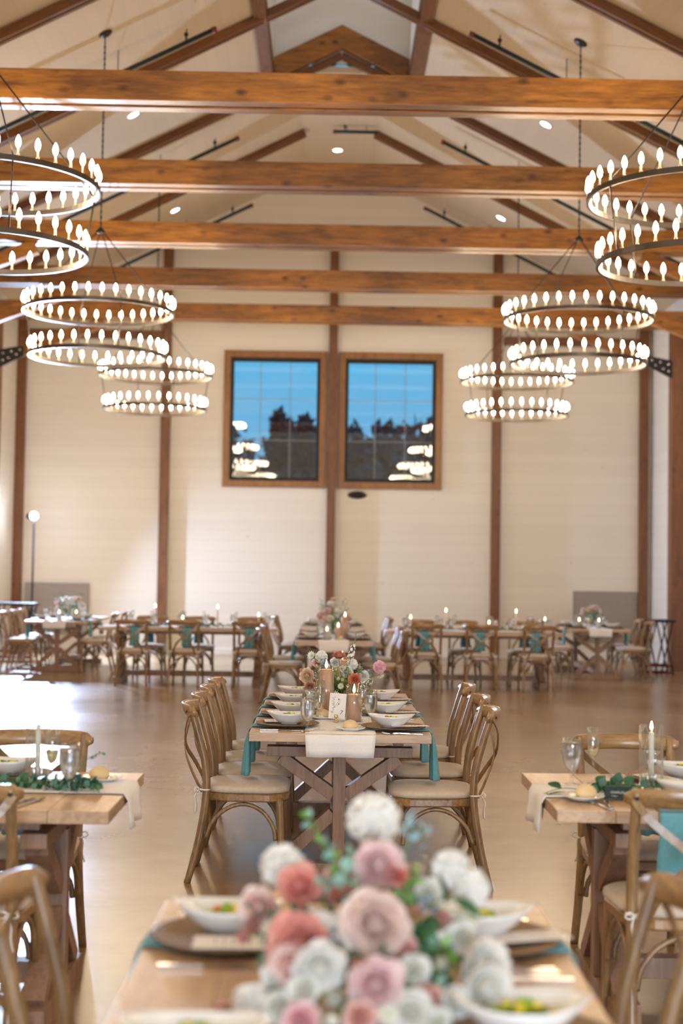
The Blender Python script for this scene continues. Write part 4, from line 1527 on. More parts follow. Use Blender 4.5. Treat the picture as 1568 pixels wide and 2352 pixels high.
def sprig_mesh(pts, leaf_L, leaf_W, n, mat, seed=0, droop=0.2):
    r = random.Random(seed)
    mb = MB()
    pts = smooth_path(pts, 5)
    mb.tube(pts, 0.0016, 5, 1)
    m = len(pts) - 1
    for i in range(n):
        t = (i + 0.6) / n * m
        k_ = min(int(t), m - 1)
        p = pts[k_].lerp(pts[k_ + 1], t - k_)
        tg = (pts[k_ + 1] - pts[k_]).normalized()
        a = i * 2.1 + r.random()
        s = tg.cross(Vector((0, 0, 1)))
        if s.length < 0.1:
            s = Vector((1, 0, 0))
        s = Matrix.Rotation(a, 3, tg) @ s.normalized()
        q = (0.75 + 0.5 * r.random()) * (1.05 - 0.45 * i / n)
        leaf_on(mb, p, s * 0.9 + tg * 0.5, leaf_L * q, leaf_W * q, 0, droop, r.random() * 2)
    return mb.mesh('leaf_sprig', [mat, M_STEM])


def spire_mesh(h, mat, seed=0):
    r = random.Random(seed)
    mb = MB()
    mb.tube([(0, 0, 0), (0.004, 0, h * 0.5), (0, 0.002, h)], [0.002, 0.0018, 0.001], 5, 1)
    for i in range(22):
        t = 0.25 + 0.75 * i / 22
        s = 0.012 * (1.25 - t)
        a = i * 2.4
        c = Vector((s * 1.1 * cos(a), s * 1.1 * sin(a), h * t))
        if i < 12:
            m2 = MB()
            for k_ in range(5):
                petal(m2, 2 * PI * k_ / 5, radians(50), radians(80), s * 1.1, s * 0.5, 0, 0, 0, 2, 2, 0.2)
            mb.add(m2.v, m2.f, 0, True, Matrix.Translation(c) @ Vector((cos(a), sin(a), 0.3)).to_track_quat('Z', 'Y').to_matrix().to_4x4())
        else:
            mb.blob(c, s * 0.55, 2, 6, 4)
    return mb.mesh('snapdragon', [mat, M_STEM, M_LEAF])


_bloom_cache = {}


def bloom_mesh(kind, R, mat, seed=0):
    key = (kind, round(R, 4), mat.name, seed)
    if key not in _bloom_cache:
        _bloom_cache[key] = {'rose': lambda: rose_mesh(R, mat, seed), 'peony': lambda: rose_mesh(R, mat, seed, 0.92, 7), 'bud': lambda: rose_mesh(R, mat, seed, 0.55, 4),
                             'dahlia': lambda: pom_mesh(R, mat, seed), 'aster': lambda: daisy_mesh(R, mat, seed=seed), 'floret_cluster': lambda: cluster_mesh(R, mat, seed=seed)}[kind]()
    return _bloom_cache[key]


NAMES = {'rose': 'rose', 'peony': 'peony', 'bud': 'rosebud', 'dahlia': 'dahlia', 'aster': 'aster', 'floret_cluster': 'floret_cluster'}


def bouquet(base, label, blooms, sprigs, vase='glass', group='flower centrepieces', vr=0.06, vh=0.10):
    """base: point on the table; blooms: (kind, point, R, mat, seed, facing); all world coordinates"""
    B = Vector(base)
    root = link('flower_arrangement', None, Matrix.Translation(B), None, label, 'flowers', group)
    mb = MB()
    mb.lathe([(0, 0), (vr * 0.62, 0), (vr * 0.66, 0.006), (vr * 0.9, vh * 0.35), (vr, vh * 0.7), (vr * 0.92, vh), (vr * 0.88, vh), (vr * 0.95, vh * 0.7), (vr * 0.85, vh * 0.36), (0, 0.01)], 28)
    link('vase', mb.mesh('vase', M_GLASS if vase == 'glass' else M_PORC), Matrix(), root)
    neck = Vector((0, 0, vh * 0.8))
    for kind, p, R, mat, seed, facing in blooms:
        q = Vector(p) - B
        f = Vector(facing).normalized() if facing else (q - neck + Vector((0, -0.25, 0.15))).normalized()
        o = link(NAMES[kind], bloom_mesh(kind, R, mat, seed), Matrix.Translation(q) @ f.to_track_quat('Z', 'Y').to_matrix().to_4x4(), root)
        mb = MB()
        end = q - f * R * 0.2
        mid = neck.lerp(end, 0.55) + Vector((0, 0, 0.02)) - f * R * 0.3
        mb.tube(smooth_path([Vector((q.x * 0.12, q.y * 0.12, vh * 0.3)), neck + Vector((q.x * 0.25, q.y * 0.25, 0)), mid, end], 4), 0.0022, 5)
        st = link('stem', mb.mesh('stem', M_STEM), Matrix(), root)
    for pts, L, W, n, mat, seed in sprigs:
        pp = [Vector(p) - B for p in pts]
        if len(pp) == 1:
            pp = [neck, neck.lerp(pp[0], 0.5) + Vector((0, 0, 0.015)), pp[0]]
        link('leaf_sprig', sprig_mesh(pp, L, W, n, mat, seed), Matrix(), root)
    return root


# ------------------------------------------------------------------ placing tables and settings
ORD = ['first', 'second', 'third', 'fourth']


class Tab:
    def __init__(self, x, y, along, name, label, tgroup='trestle tables'):
        self.M = T(x, y, 0) @ (RZ(PI / 2) if along == 'Y' else Matrix())
        self.name = name
        TABLE.put(self.M, label, tgroup)

    def seat(self, u, s):
        """frame at the table edge on the table top, +y to the middle"""
        m = T(u, s * TW / 2, TH)
        return self.M @ m @ (RZ(PI) if s > 0 else Matrix())


def put(name, mesh, M, label, cat, group=None, kind=None):
    return link(name, mesh, M, None, label, cat, group, kind)


def setting(tab, u, s, where, items, seed=0, over={}):
    """where: phrase that singles out the seat"""
    S = tab.seat(u, s)
    r = random.Random(seed * 31 + int(u * 100) + s)
    j = lambda a: (r.random() - 0.5) * a
    tn = tab.name
    if 'napkin' in items:
        put('napkin', NAPKINS[seed % 4], S @ T(0.0 + over.get('nx', 0.0), 0, 0), 'teal napkin hanging over the edge, %s' % where, 'napkin', 'teal napkins')
    if 'charger' in items:
        put('charger_plate', CHARGER, S @ T(0, 0.178, 0.0070), 'round woven rattan charger, %s' % where, 'charger plate', 'woven chargers')
    by = over.get('by', 0.19)
    if 'bowl' in items:
        B = S @ T(over.get('bx', 0), by, 0.0145) @ RZ(PI / 2 + over.get('brot', 0))
        put('salad_bowl', BOWL, B, 'white boat-shaped bowl, %s' % where, 'bowl', 'boat-shaped salad bowls')
        if 'salad' in items:
            put('salad', SALADS[seed % 3], B @ T(0, 0, 0.004) @ RZ(j(0.5)), 'green and yellow salad in the bowl, %s' % where, 'salad', 'salads', 'stuff')
    if 'menu' in items:
        put('menu_card', MENU, S @ T(over.get('mx', 0.095), over.get('my', 0.155), 0.0235) @ RZ(over.get('mr', 0.12)) @ RY(0.04), 'ivory menu card on the charger, %s' % where, 'menu card', 'menu cards')
    if 'knife' in items:
        put('table_knife', KNIFE, S @ T(0.205, 0.16, 0.001), 'steel table knife, %s' % where, 'knife', 'table knives')
    if 'fork' in items:
        put('table_fork', FORK, S @ T(-0.195, 0.15, 0.001) @ RZ(j(0.1)), 'steel dinner fork, inner one, %s' % where, 'fork', 'table forks')
        put('table_fork', FORK, S @ T(-0.222, 0.145, 0.001) @ RZ(j(0.1)), 'steel salad fork, outer one, %s' % where, 'fork', 'table forks')
    if 'goblet' in items:
        gx, gy = over.get('g', (0.235, 0.285))
        GOBLET.put(S @ T(gx, gy, 0.004), 'stemmed goblet of iced water, %s' % where, 'water goblets')
    if 'flute' in items:
        fx, fy = over.get('f', (0.19, 0.345))
        FLUTE.put(S @ T(fx, fy, 0.004), 'slim flute of sparkling wine, %s' % where, 'champagne flutes')
    if 'roll' in items:
        qx, qy = over.get('r', (-0.12, 0.38))
        put('side_plate', SIDEPLATE, S @ T(qx, qy, 0.005), 'small round side plate, %s' % where, 'plate', 'side plates')
        put('bread_roll', ROLL_, S @ T(qx, qy, 0.0125) @ RZ(seed), 'pale round bread roll, %s' % where, 'bread roll', 'bread rolls')
        put('butter_pat', BUTTER, S @ T(qx + 0.045, qy - 0.01, 0.0150), 'pale butter pat, %s' % where, 'butter', 'butter pats')


def chair(tab, u, s, label, tuck=0.0, turn=0.0, dx=0.0):
    """tuck: distance from the table edge to the seat centre"""
    S = tab.seat(u, s)
    M = S @ T(dx, -tuck, -TH) @ RZ(turn)
    CHAIR.put(M, label, 'cross-back dining chairs')


FULL = ('napkin', 'charger', 'bowl', 'salad', 'menu', 'knife', 'fork', 'goblet', 'flute', 'roll')
FAR = ('napkin', 'charger', 'bowl', 'goblet', 'flute')

# middle table with the number card (seats at world y); local x -> world y
t_mid = Tab(0.0, 8.24, 'Y', 'number-card table', 'trestle table in focus mid-picture, bearing the table number seven')
MY = 8.24
for i, yy in enumerate((7.35, 7.87, 8.40, 8.95)):
    w = '%s left seat of the number-card table' % ORD[i]
    setting(t_mid, yy - MY, 1, w, FULL if i < 2 else ('napkin', 'charger', 'bowl', 'salad', 'menu', 'knife', 'fork', 'goblet'), i,
            {'r': (-0.36, 0.36), 'mx': -0.05})
    chair(t_mid, yy - MY + 0.0, 1, 'cross-back chair, %s from the camera, left side of the number-card table' % ORD[i], 0.015)
for i, yy in enumerate((7.27, 7.98, 8.78)):
    w = '%s right seat of the number-card table' % ORD[i]
    setting(t_mid, yy - MY, -1, w, FULL if i < 2 else ('napkin', 'charger', 'bowl', 'salad', 'menu', 'knife', 'fork', 'goblet'), i + 1,
            {'r': (-0.10, 0.40), 'g': (0.24, 0.29), 'f': (0.20, 0.335), 'mx': -0.03, 'my': 0.10, 'mr': 0.1})
    chair(t_mid, yy - MY, -1, 'cross-back chair, %s from the camera, right side of the number-card table' % ORD[i], 0.015 + (0.0, 0.03, 0.03)[i], (0.0, 0.04, -0.05)[i])
put('table_runner', RUNNER, t_mid.M @ T(0, 0, TH), 'white linen runner hanging over the near end of the number-card table', 'table runner', 'white table runners')

PIL_TALL.put(T(-0.075, 7.78, TH + 0.005), 'tall peach pillar candle in glass, left of the number card', 'peach pillar candles')
PIL_LOW.put(T(0.075, 7.60, TH + 0.005), 'short peach pillar candle in glass, right of the number card', 'peach pillar candles')
PIL_TALL.put(T(0.02, 8.62, TH + 0.005), 'tall peach pillar candle behind the flowers on the number-card table', 'peach pillar candles')
PIL_LOW.put(T(0.145, 8.45, TH + 0.005), 'short peach pillar candle behind the orange rose on the number-card table', 'peach pillar candles')


def text_mesh(s, size, extr=0.0004):
    cu = bpy.data.curves.new('lettering', 'FONT')
    cu.body = s
    cu.size = size
    cu.extrude = extr
    cu.align_x = 'CENTER'
    tmp = bpy.data.objects.new('lettering', cu)
    COL.objects.link(tmp)
    dg = bpy.context.evaluated_depsgraph_get()
    me = bpy.data.meshes.new_from_object(tmp.evaluated_get(dg))
    me.name = 'lettering'
    bpy.data.objects.remove(tmp)
    return me


# number card
rootc = link('table_number_card', None, T(-0.018, 7.56, TH + 0.0055) @ RZ(-0.10) @ RX(radians(-6)), None, 'upright ivory card with a botanical sprig and the number 7', 'table number card')
mb = MB(); mb.box((0, 0, 0.082), (0.088, 0.0015, 0.135)); link('card', mb.mesh('card', M_CARD), RY(radians(3)), rootc)
me = text_mesh('7', 0.032); me.materials.clear(); me.materials.append(M_INK)
link('numeral', me, RY(radians(3)) @ T(0.022, -0.0012, 0.040) @ RX(PI / 2) @ Matrix.Rotation(-0.15, 4, 'Z'), rootc)
mb = MB()
r = random.Random(3)
stem = smooth_path([(-0.026, -0.0016, 0.045), (-0.02, -0.0016, 0.075), (-0.024, -0.0016, 0.105), (-0.018, -0.0016, 0.13)], 4)
mb.tube(stem, 0.0003, 4)
mb.tube(smooth_path([(-0.022, -0.0016, 0.07), (0.0, -0.0016, 0.085), (0.018, -0.0016, 0.12)], 4), 0.0004, 4)
for i in range(14):
    p = stem[int(i / 14 * (len(stem) - 1))]
    a = radians(40 + 15 * r.random()) * (1 if i % 2 else -1)
    d = Vector((sin(a), 0, cos(a)))
    leaf_on(mb, p, d, 0.011, 0.0009, 0, 0, PI / 2)
for p in ((0.004, 0.118), (0.006, 0.094)):
    mb.blob((p[0], -0.0016, p[1]), (0.003, 0.0006, 0.004))
for i in range(8):
    p = Vector((-0.02 + 0.004 * i, -0.0016, 0.072 + 0.006 * i))
    a = radians(80 * r.random())
    leaf_on(mb, p, Vector((sin(a), 0, cos(a))), 0.009, 0.0007, 0, 0, PI / 2)
link('botanical_print', mb.mesh('botanical_print', M_INK), RY(radians(3)), rootc)
mb = MB(); mb.lathe([(0, 0), (0.0125, 0), (0.0125, 0.004), (0.005, 0.007), (0.004, 0.016), (0.0085, 0.020), (0.0095, 0.026), (0.0095, 0.036), (0.0, 0.036)], 16)
link('card_stand', mb.mesh('card_stand', M_GOLD), T(0.0, -0.022, 0.0), rootc, 'gold card stand')

# flowers on the middle table
B = (0.02, 8.18, TH + 0.005)
rm_ = random.Random(5)
bl = []


def fl_(kind, px_, py_, Y, diam, mat, seed=0, facing=None):
    p = at(px_, py_, Y)
    return (kind, p, diam / 2 * Y / F_PX, mat, seed, facing)


CAMD = (0, -1, 0.15)
bl = [fl_('dahlia', 738, 1509, 8.15, 29, P_WHITE, 1, CAMD), fl_('aster', 716, 1506, 8.12, 22, P_WHITE, 2, (-0.6, -0.8, 0.3)),
      fl_('rose', 729, 1522, 8.2, 22, P_BLUSH, 3, CAMD), fl_('floret_cluster', 744, 1523, 8.08, 22, P_BLUE, 1), fl_('floret_cluster', 738, 1537, 8.05, 18, P_BLUE, 2),
      fl_('rose', 778, 1508, 8.16, 28, P_RUST, 4, (0, -0.5, 0.9)), fl_('dahlia', 871, 1532, 8.1, 30, P_LILAC, 5, (0.5, -0.85, 0.1)),
      fl_('aster', 873, 1551, 8.1, 18, P_WHITE, 6, (0.3, -0.5, -0.8)), fl_('rose', 815, 1560, 8.03, 28, P_ORANGE, 7, CAMD),
      fl_('rose', 706, 1552, 8.03, 33, P_PEACH, 8, (-0.4, -0.9, 0.2)), fl_('rose', 712, 1578, 8.0, 24, P_RUST, 9, (-0.2, -1, 0)),
      fl_('bud', 723, 1565, 8.0, 12, P_ORANGE, 10), fl_('dahlia', 809, 1526, 8.14, 26, P_WHITE, 11, (0.1, -0.6, 0.8)),
      fl_('peony', 796, 1543, 8.1, 28, P_WHITE, 12, CAMD), fl_('rose', 836, 1553, 8.08, 24, P_WHITE, 13, CAMD),
      fl_('floret_cluster', 845, 1548, 8.1, 20, P_BLUE, 3), fl_('aster', 782, 1576, 8.0, 16, P_WHITE, 14, CAMD), fl_('aster', 770, 1596, 8.0, 20, P_WHITE, 15, CAMD),
      fl_('bud', 693, 1541, 8.05, 12, P_PEACH, 16), fl_('rose', 770, 1522, 8.2, 22, P_WHITE, 17, CAMD), fl_('bud', 777, 1560, 8.0, 12, P_WHITE, 18), fl_('bud', 786, 1563, 8.02, 11, P_WHITE, 19)]
sp = []
for i, (px_, py_, L, W, n, mt) in enumerate(((765, 1535, .03, .008, 14, M_LEAF), (800, 1548, .03, .008, 14, M_LEAF), (752, 1555, .03, .009, 12, M_LEAF), (825, 1540, .035, .008, 12, M_DARKLEAF), (790, 1590, .03, .008, 12, M_DARKLEAF),
                                             (742, 1578, .03, .009, 10, M_DARKLEAF), (850, 1575, .03, .008, 10, M_DARKLEAF), (720, 1540, .025, .008, 10, M_LEAF), (775, 1555, .028, .009, 16, M_LEAF), (812, 1590, .03, .009, 12, M_LEAF))):
    sp.append(([at(px_, py_, 8.06 + 0.02 * (i % 3))], L, W, n, mt, i))
for i in range(34):
    px_, py_ = 725 + 125 * rm_.random(), 1528 + 68 * rm_.random()
    sp.append(([at(px_, py_, 8.02 + 0.14 * rm_.random())], .026, .0085, 12, (M_LIMELEAF, M_LEAF, M_LIMELEAF, M_DARKLEAF)[i % 4], i + 300))
for i, (px_, py_) in enumerate(((752, 1530), (760, 1545), (785, 1535), (742, 1562), (800, 1575), (828, 1570), (760, 1585), (792, 1590), (850, 1565))):
    bl.append(fl_(('aster', 'bud', 'floret_cluster')[i % 3], px_, py_, 8.03, (14, 12, 16)[i % 3], (P_WHITE, P_PEACH, P_WHITE)[i % 3], i % 4, CAMD))
rt = bouquet(B, 'low mixed flower centrepiece with an orange rose on the number-card table', bl, sp, vr=0.055, vh=0.085)
p = at(800, 1530, 8.1) - Vector(B)
link('snapdragon', spire_mesh(0.20, P_WHITE, 2), Matrix.Translation(p) @ RY(0.22), rt)

# foreground table
t_front = Tab(0.0, 2.27, 'Y', 'foreground table', 'blurred trestle table in the foreground, bearing the large bouquet')
FY = 2.27
for i, (yl, yr) in enumerate(((3.10, 3.10), (2.28, 2.43))):
    w = '%s left seat of the foreground table' % ('far' if i == 0 else 'near')
    setting(t_front, yl - FY, 1, w, ('napkin', 'charger', 'bowl', 'salad', 'menu', 'knife', 'fork', 'roll'), i, {'r': (-0.235, 0.28), 'mx': 0.10, 'my': 0.205, 'mr': 0.02, 'by': 0.175, 'bx': -0.03})
    w = '%s right seat of the foreground table' % ('far' if i == 0 else 'near')
    setting(t_front, yr - FY, -1, w, ('napkin', 'charger', 'bowl', 'salad', 'menu', 'knife', 'fork'), i + 1, {'mx': -0.02, 'my': 0.09, 'mr': 0.3, 'by': 0.18, 'bx': 0.03})
chair(t_front, 3.08 - FY, 1, 'blurred cross-back chair at the left side of the foreground table', 0.0)
chair(t_front, 3.12 - FY, -1, 'blurred cross-back chair at the right side of the foreground table', -0.035)
GOBLET.put(T(0.125, 3.15, TH + 0.001), 'stemmed water goblet behind the blue floret spray of the large bouquet', 'water goblets')
FLUTE.put(T(0.075, 3.22, TH + 0.001), 'slim wine flute just behind the large white pompom bloom', 'champagne flutes')
put('table_knife', KNIFE, T(0.315, 2.83, TH + 0.001) @ RZ(PI / 2), 'steel knife between the two right settings of the foreground table', 'knife', 'table knives')

B = (0.035, 2.66, TH + 0.001)


def ff(kind, px_, py_, Y, d, mat, seed=0, facing=None):
    return fl_(kind, px_, py_, Y, d * (1.03 if kind == 'dahlia' else 1.16), mat, seed, facing or CAMD)


bl = [ff('dahlia', 857, 1882, 2.86, 116, P_WHITE, 21, (0, -0.8, 0.6)), ff('dahlia', 648, 1990, 2.80, 98, P_WHITE, 22, (-0.3, -0.7, 0.6)),
      ff('dahlia', 1035, 1995, 2.76, 84, P_WHITE, 23, (0.1, -1, 0.3)), ff('dahlia', 1078, 2040, 2.74, 88, P_WHITE, 24, (0.6, -0.8, 0)),
      ff('peony', 868, 1990, 2.74, 104, P_PINK, 25, (0, -0.9, 0.4)), ff('rose', 908, 2010, 2.72, 44, P_CORAL, 26),
      ff('floret_cluster', 950, 1905, 2.78, 66, P_PALEBLUE, 27), ff('rose', 690, 2038, 2.72, 88, P_CORAL, 28, (-0.2, -0.9, 0.4)),
      ff('bud', 762, 2060, 2.68, 48, P_CORAL, 29), ff('rose', 600, 2085, 2.72, 78, P_BLUSH, 30, (-0.4, -0.9, 0.2)), ff('bud', 580, 2125, 2.70, 50, P_BLUSH, 31),
      ff('peony', 862, 2122, 2.58, 132, P_BLUSH, 32, (0, -1, 0.2)), ff('peony', 690, 2170, 2.56, 128, P_CORAL, 33, (-0.2, -1, 0.2)),
      ff('rose', 762, 2160, 2.60, 112, P_WHITE, 34, (0.1, -1, 0.4)), ff('rose', 735, 2215, 2.50, 100, P_WHITE, 35, (0, -1, -0.1)), ff('rose', 672, 2215, 2.52, 80, P_BLUSH, 36, (-0.3, -1, 0)),
      ff('peony', 862, 2258, 2.48, 112, P_PINK, 37, (0, -1, 0.1)), ff('rose', 952, 2225, 2.54, 60, P_WHITE, 38), ff('peony', 1098, 2215, 2.56, 104, P_WHITE, 39, (0.5, -0.9, 0)),
      ff('rose', 1110, 2262, 2.52, 100, P_WHITE, 40, (0.4, -1, -0.1)), ff('rose', 1045, 2300, 2.50, 60, P_WHITE, 41), ff('rose', 945, 2325, 2.46, 88, P_WHITE, 42), ff('rose', 828, 2335, 2.44, 66, P_BLUSH, 43),
      ff('rose', 692, 2345, 2.44, 76, P_PINK, 44), ff('dahlia', 575, 2300, 2.50, 80, P_WHITE, 45), ff('bud', 768, 2290, 2.48, 50, P_WHITE, 46),
      ff('floret_cluster', 985, 2085, 2.66, 42, P_BLUE, 47), ff('bud', 952, 2095, 2.64, 44, P_PEACH, 48), ff('bud', 1012, 2108, 2.66, 50, P_BLUSH, 49), ff('bud', 800, 2050, 2.70, 50, P_BLUSH, 50),
      ff('rose', 985, 2050, 2.74, 56, P_WHITE, 51), ff('bud', 935, 2130, 2.62, 34, P_CORAL, 52), ff('bud', 1010, 2210, 2.56, 40, P_WHITE, 53), ff('floret_cluster', 640, 2345, 2.5, 40, P_BLUE, 54),
      ff('rose', 595, 2335, 2.5, 50, P_BLUSH, 55), ff('rose', 1000, 2345, 2.46, 56, P_WHITE, 56), ff('bud', 840, 2062, 2.68, 50, P_BLUSH, 57)]
sp = []
for i, (px_, py_, Y, L, W, n, mt) in enumerate((
        (705, 1865, 2.80, .026, .010, 14, M_LEAF), (700, 1872, 2.82, .024, .010, 12, M_PALEEUCA), (760, 1945, 2.74, .034, .016, 12, M_PALEEUCA), (795, 1950, 2.76, .030, .015, 10, M_PALEEUCA), (735, 1935, 2.78, .030, .015, 10, M_EUCA),
        (735, 2020, 2.68, .034, .017, 10, M_PALEEUCA), (745, 2085, 2.64, .034, .016, 10, M_PALEEUCA), (815, 2020, 2.70, .026, .012, 12, M_PALEEUCA), (800, 2085, 2.66, .024, .010, 12, M_PALEEUCA),
        (620, 2180, 2.62, .045, .020, 9, M_EUCA), (590, 2195, 2.60, .045, .020, 8, M_PALEEUCA), (655, 2095, 2.66, .035, .015, 10, M_EUCA), (700, 2110, 2.64, .035, .014, 10, M_DARKLEAF),
        (985, 2160, 2.60, .050, .018, 12, M_DARKLEAF), (1015, 2200, 2.58, .045, .017, 12, M_DARKLEAF), (1050, 2060, 2.66, .075, .020, 7, M_DARKLEAF), (960, 2180, 2.58, .045, .017, 12, M_DARKLEAF), (1035, 2175, 2.6, .045, .016, 10, M_LEAF),
        (1000, 2260, 2.54, .045, .017, 12, M_DARKLEAF), (625, 2270, 2.52, .050, .018, 10, M_DARKLEAF), (660, 2290, 2.50, .045, .017, 10, M_LEAF), (720, 2290, 2.48, .045, .015, 10, M_LEAF), (775, 2330, 2.45, .04, .015, 9, M_LEAF),
        (960, 2000, 2.74, .030, .011, 12, M_LEAF), (940, 2040, 2.70, .030, .011, 12, M_LEAF), (905, 2060, 2.66, .030, .010, 10, M_DARKLEAF), (870, 2190, 2.54, .035, .013, 9, M_DARKLEAF), (800, 2200, 2.52, .035, .013, 9, M_DARKLEAF),
        (1090, 2300, 2.5, .035, .014, 9, M_EUCA), (900, 2300, 2.46, .035, .013, 9, M_LEAF), (560, 2080, 2.7, .032, .013, 9, M_EUCA), (940, 2270, 2.5, .04, .018, 10, M_PALEEUCA), (1020, 2280, 2.5, .04, .018, 10, M_PALEEUCA))):
    sp.append(([at(px_, py_, Y)], L, W, n, mt, i + 50))
rf = random.Random(11)
for i, (px_, py_, Y_) in enumerate(((560, 2150, 2.64), (625, 2135, 2.66), (640, 2240, 2.54), (800, 2185, 2.56), (925, 2175, 2.58), (905, 2060, 2.72), (940, 2265, 2.52), (1060, 2150, 2.64), (1010, 2160, 2.62), (780, 2010, 2.76),
                                   (820, 2215, 2.5), (890, 2330, 2.44), (640, 2310, 2.48), (735, 2125, 2.66), (985, 2290, 2.5), (1150, 2250, 2.56), (1080, 2110, 2.7), (700, 2270, 2.48), (760, 2350, 2.42), (520, 2330, 2.52))):
    kd = ('bud', 'aster', 'rose', 'floret_cluster', 'rose')[i % 5]
    bl.append(ff(kd, px_, py_, Y_, (46, 50, 62, 44, 54)[i % 5], (P_BLUSH, P_WHITE, P_WHITE, P_WHITE, P_BLUSH)[i % 5], 60 + i % 5))
for i in range(26):
    px_, py_ = 600 + 500 * rf.random(), 2020 + 310 * rf.random()
    sp.append(([at(px_, py_, 2.78 - 0.3 * (py_ - 2000) / 350)], .034, .013, 9, (M_LEAF, M_PALEEUCA, M_DARKLEAF, M_EUCA)[i % 4], i + 150))
bouquet(B, 'large blurred foreground bouquet of white, blush and coral blooms', bl, sp, vase='glass', vr=0.075, vh=0.09)

# side tables, long axis across the hall
t_left = Tab(-0.78 - TL / 2, 5.16, 'X', 'left side table', 'trestle table at the left edge with a fluted candle sleeve')
t_right = Tab(0.72 + TL / 2, 5.32, 'X', 'right side table', 'trestle table at the right edge with the black place card')
LX, RXc = -0.78 - TL / 2, 0.72 + TL / 2
put('table_runner', RUNNERLONG, t_left.M @ T(0, 0.07, TH), 'white linen runner hanging over the end of the left side table', 'table runner', 'white table runners')
put('table_runner', RUNNERLONG, t_right.M @ T(0, -0.02, TH), 'white linen runner hanging over the end of the right side table', 'table runner', 'white table runners')
# left table: far and near seats
chair(t_left, -1.265 - LX, 1, 'cross-back chair behind the left side table, back rail above the candle', 0.05)
chair(t_left, -1.25 - LX, -1, 'cross-back chair in front of the left side table, its rail cut by the picture edge', -0.07)
setting(t_left, -1.27 - LX, 1, 'far seat of the left side table', ('napkin', 'charger', 'bowl', 'salad'), 2, {'bx': 0, 'brot': PI / 2})
setting(t_left, -1.28 - LX, -1, 'near seat of the left side table', ('napkin', 'charger', 'menu', 'goblet', 'flute'), 1, {'g': (0.305, 0.36), 'f': (0.235, 0.40)})
S = t_left.seat(-1.20 - LX, -1)
put('table_knife', KNIFE, S @ T(0.10, 0.14, 0.001) @ RZ(-0.25), 'steel knife, left of the pair at the left side table', 'knife', 'table knives')
put('table_knife', KNIFE, S @ T(0.135, 0.14, 0.001) @ RZ(-0.25), 'steel knife, right of the pair at the left side table', 'knife', 'table knives')
TAPER_FLUTED.put(T(-1.14, 5.33, TH + 0.0055), 'lit white taper in a fluted glass sleeve on the left side table', 'fluted hurricane candles')
p = T(-0.905, 5.36, TH + 0.005)
put('side_plate', SIDEPLATE, p, 'small side plate with a roll at the end of the left side table', 'plate', 'side plates')
put('bread_roll', ROLL_, p @ T(-0.01, 0, 0.0075), 'pale bread roll at the end of the left side table', 'bread roll', 'bread rolls')
put('butter_pat', BUTTER, p @ T(0.045, -0.01, 0.0110), 'butter pat beside the roll on the left side table', 'butter', 'butter pats')


def garland(pts, lab, seed, L=0.034, W=0.016, n=46, euca=M_EUCA):
    r_ = random.Random(seed)
    root = link('eucalyptus_garland', None, Matrix.Translation(pts[0]), None, lab, 'garland', 'eucalyptus garlands')
    P0 = Vector(pts[0])
    q = [Vector(p) - P0 for p in pts]
    for k_ in range(3):
        o = Vector((0, (k_ - 1) * 0.022, 0.006 * (k_ % 2)))
        qq = [a + o + Vector((r_.uniform(-.01, .01), r_.uniform(-.01, .01), r_.uniform(0, .010))) for a in q]
        link('leaf_sprig', sprig_mesh(qq, L * (0.8 + 0.2 * k_), W * (0.8 + 0.2 * k_), n, (euca, M_DARKLEAF, euca)[k_], seed * 7 + k_, 0.1), Matrix(), root)


z = TH + 0.022
garland([(-1.32, 5.20, z), (-1.15, 5.17, z), (-1.02, 5.14, z), (-0.93, 5.11, z), (-0.87, 5.08, z)], 'dense eucalyptus garland along the left side table', 1, 0.036, 0.018, 40)
rs = link('eucalyptus_sprig', sprig_mesh([(-1.02, 5.22, z), (-0.97, 5.24, z + 0.05), (-0.93, 5.25, z + 0.085), (-0.885, 5.26, z + 0.10)], 0.022, 0.011, 10, M_EUCA, 4), None, None,
          'small eucalyptus sprig rising behind the goblet on the left side table', 'sprig')
# right table
chair(t_right, 1.20 - RXc, 1, 'cross-back chair behind the right side table, behind the two glasses', 0.04)
chair(t_right, 1.125 - RXc, -1, 'cross-back chair in front of the right side table, with grey limed rail', -0.01)
setting(t_right, 1.27 - RXc, 1, 'far seat of the right side table', ('napkin', 'charger', 'bowl', 'salad', 'menu', 'goblet', 'flute', 'knife'), 1,
        {'g': (0.405, 0.33), 'f': (0.315, 0.29), 'bx': -0.06, 'brot': PI / 2, 'mx': 0.06, 'my': 0.24, 'mr': 0.5})
setting(t_right, 1.22 - RXc, -1, 'near seat of the right side table', ('charger', 'bowl'), 2, {'brot': PI / 2})
mbn = MB()
mbn.sheet(lambda u, v: ((u - 0.5) * (0.17 + 0.03 * v) + 0.003 * sin(9 * v), -0.016 - 0.012 * v * (1 + sin(u * 12)), -0.36 * v), 12, 20, thick=0.003)
mbn.sheet(lambda u, v: ((u - 0.5) * 0.17, 0.30 * (1 - v) - 0.016 * v, 0.004 + 0.0 * v), 4, 8, thick=0.003)
put('napkin', mbn.mesh('napkin', M_TEAL), t_right.seat(1.15 - RXc, -1), 'wide teal napkin hanging behind the near chair of the right side table', 'napkin', 'teal napkins')
TAPER_FLUTED.put(T(1.155, 5.38, TH + 0.0055), 'lit white taper in a fluted glass sleeve on the right side table', 'fluted hurricane candles')
p = T(0.845, 5.08, TH + 0.0055)
put('side_plate', SIDEPLATE, p, 'small side plate with a roll near the end of the right side table', 'plate', 'side plates')
put('bread_roll', ROLL_, p @ T(0.01, 0, 0.0075), 'pale bread roll near the end of the right side table', 'bread roll', 'bread rolls')
put('butter_pat', BUTTER, p @ T(-0.04, -0.01, 0.0110), 'butter pat beside the roll on the right side table', 'butter', 'butter pats')
p = T(1.07, 5.22, TH + 0.0055)
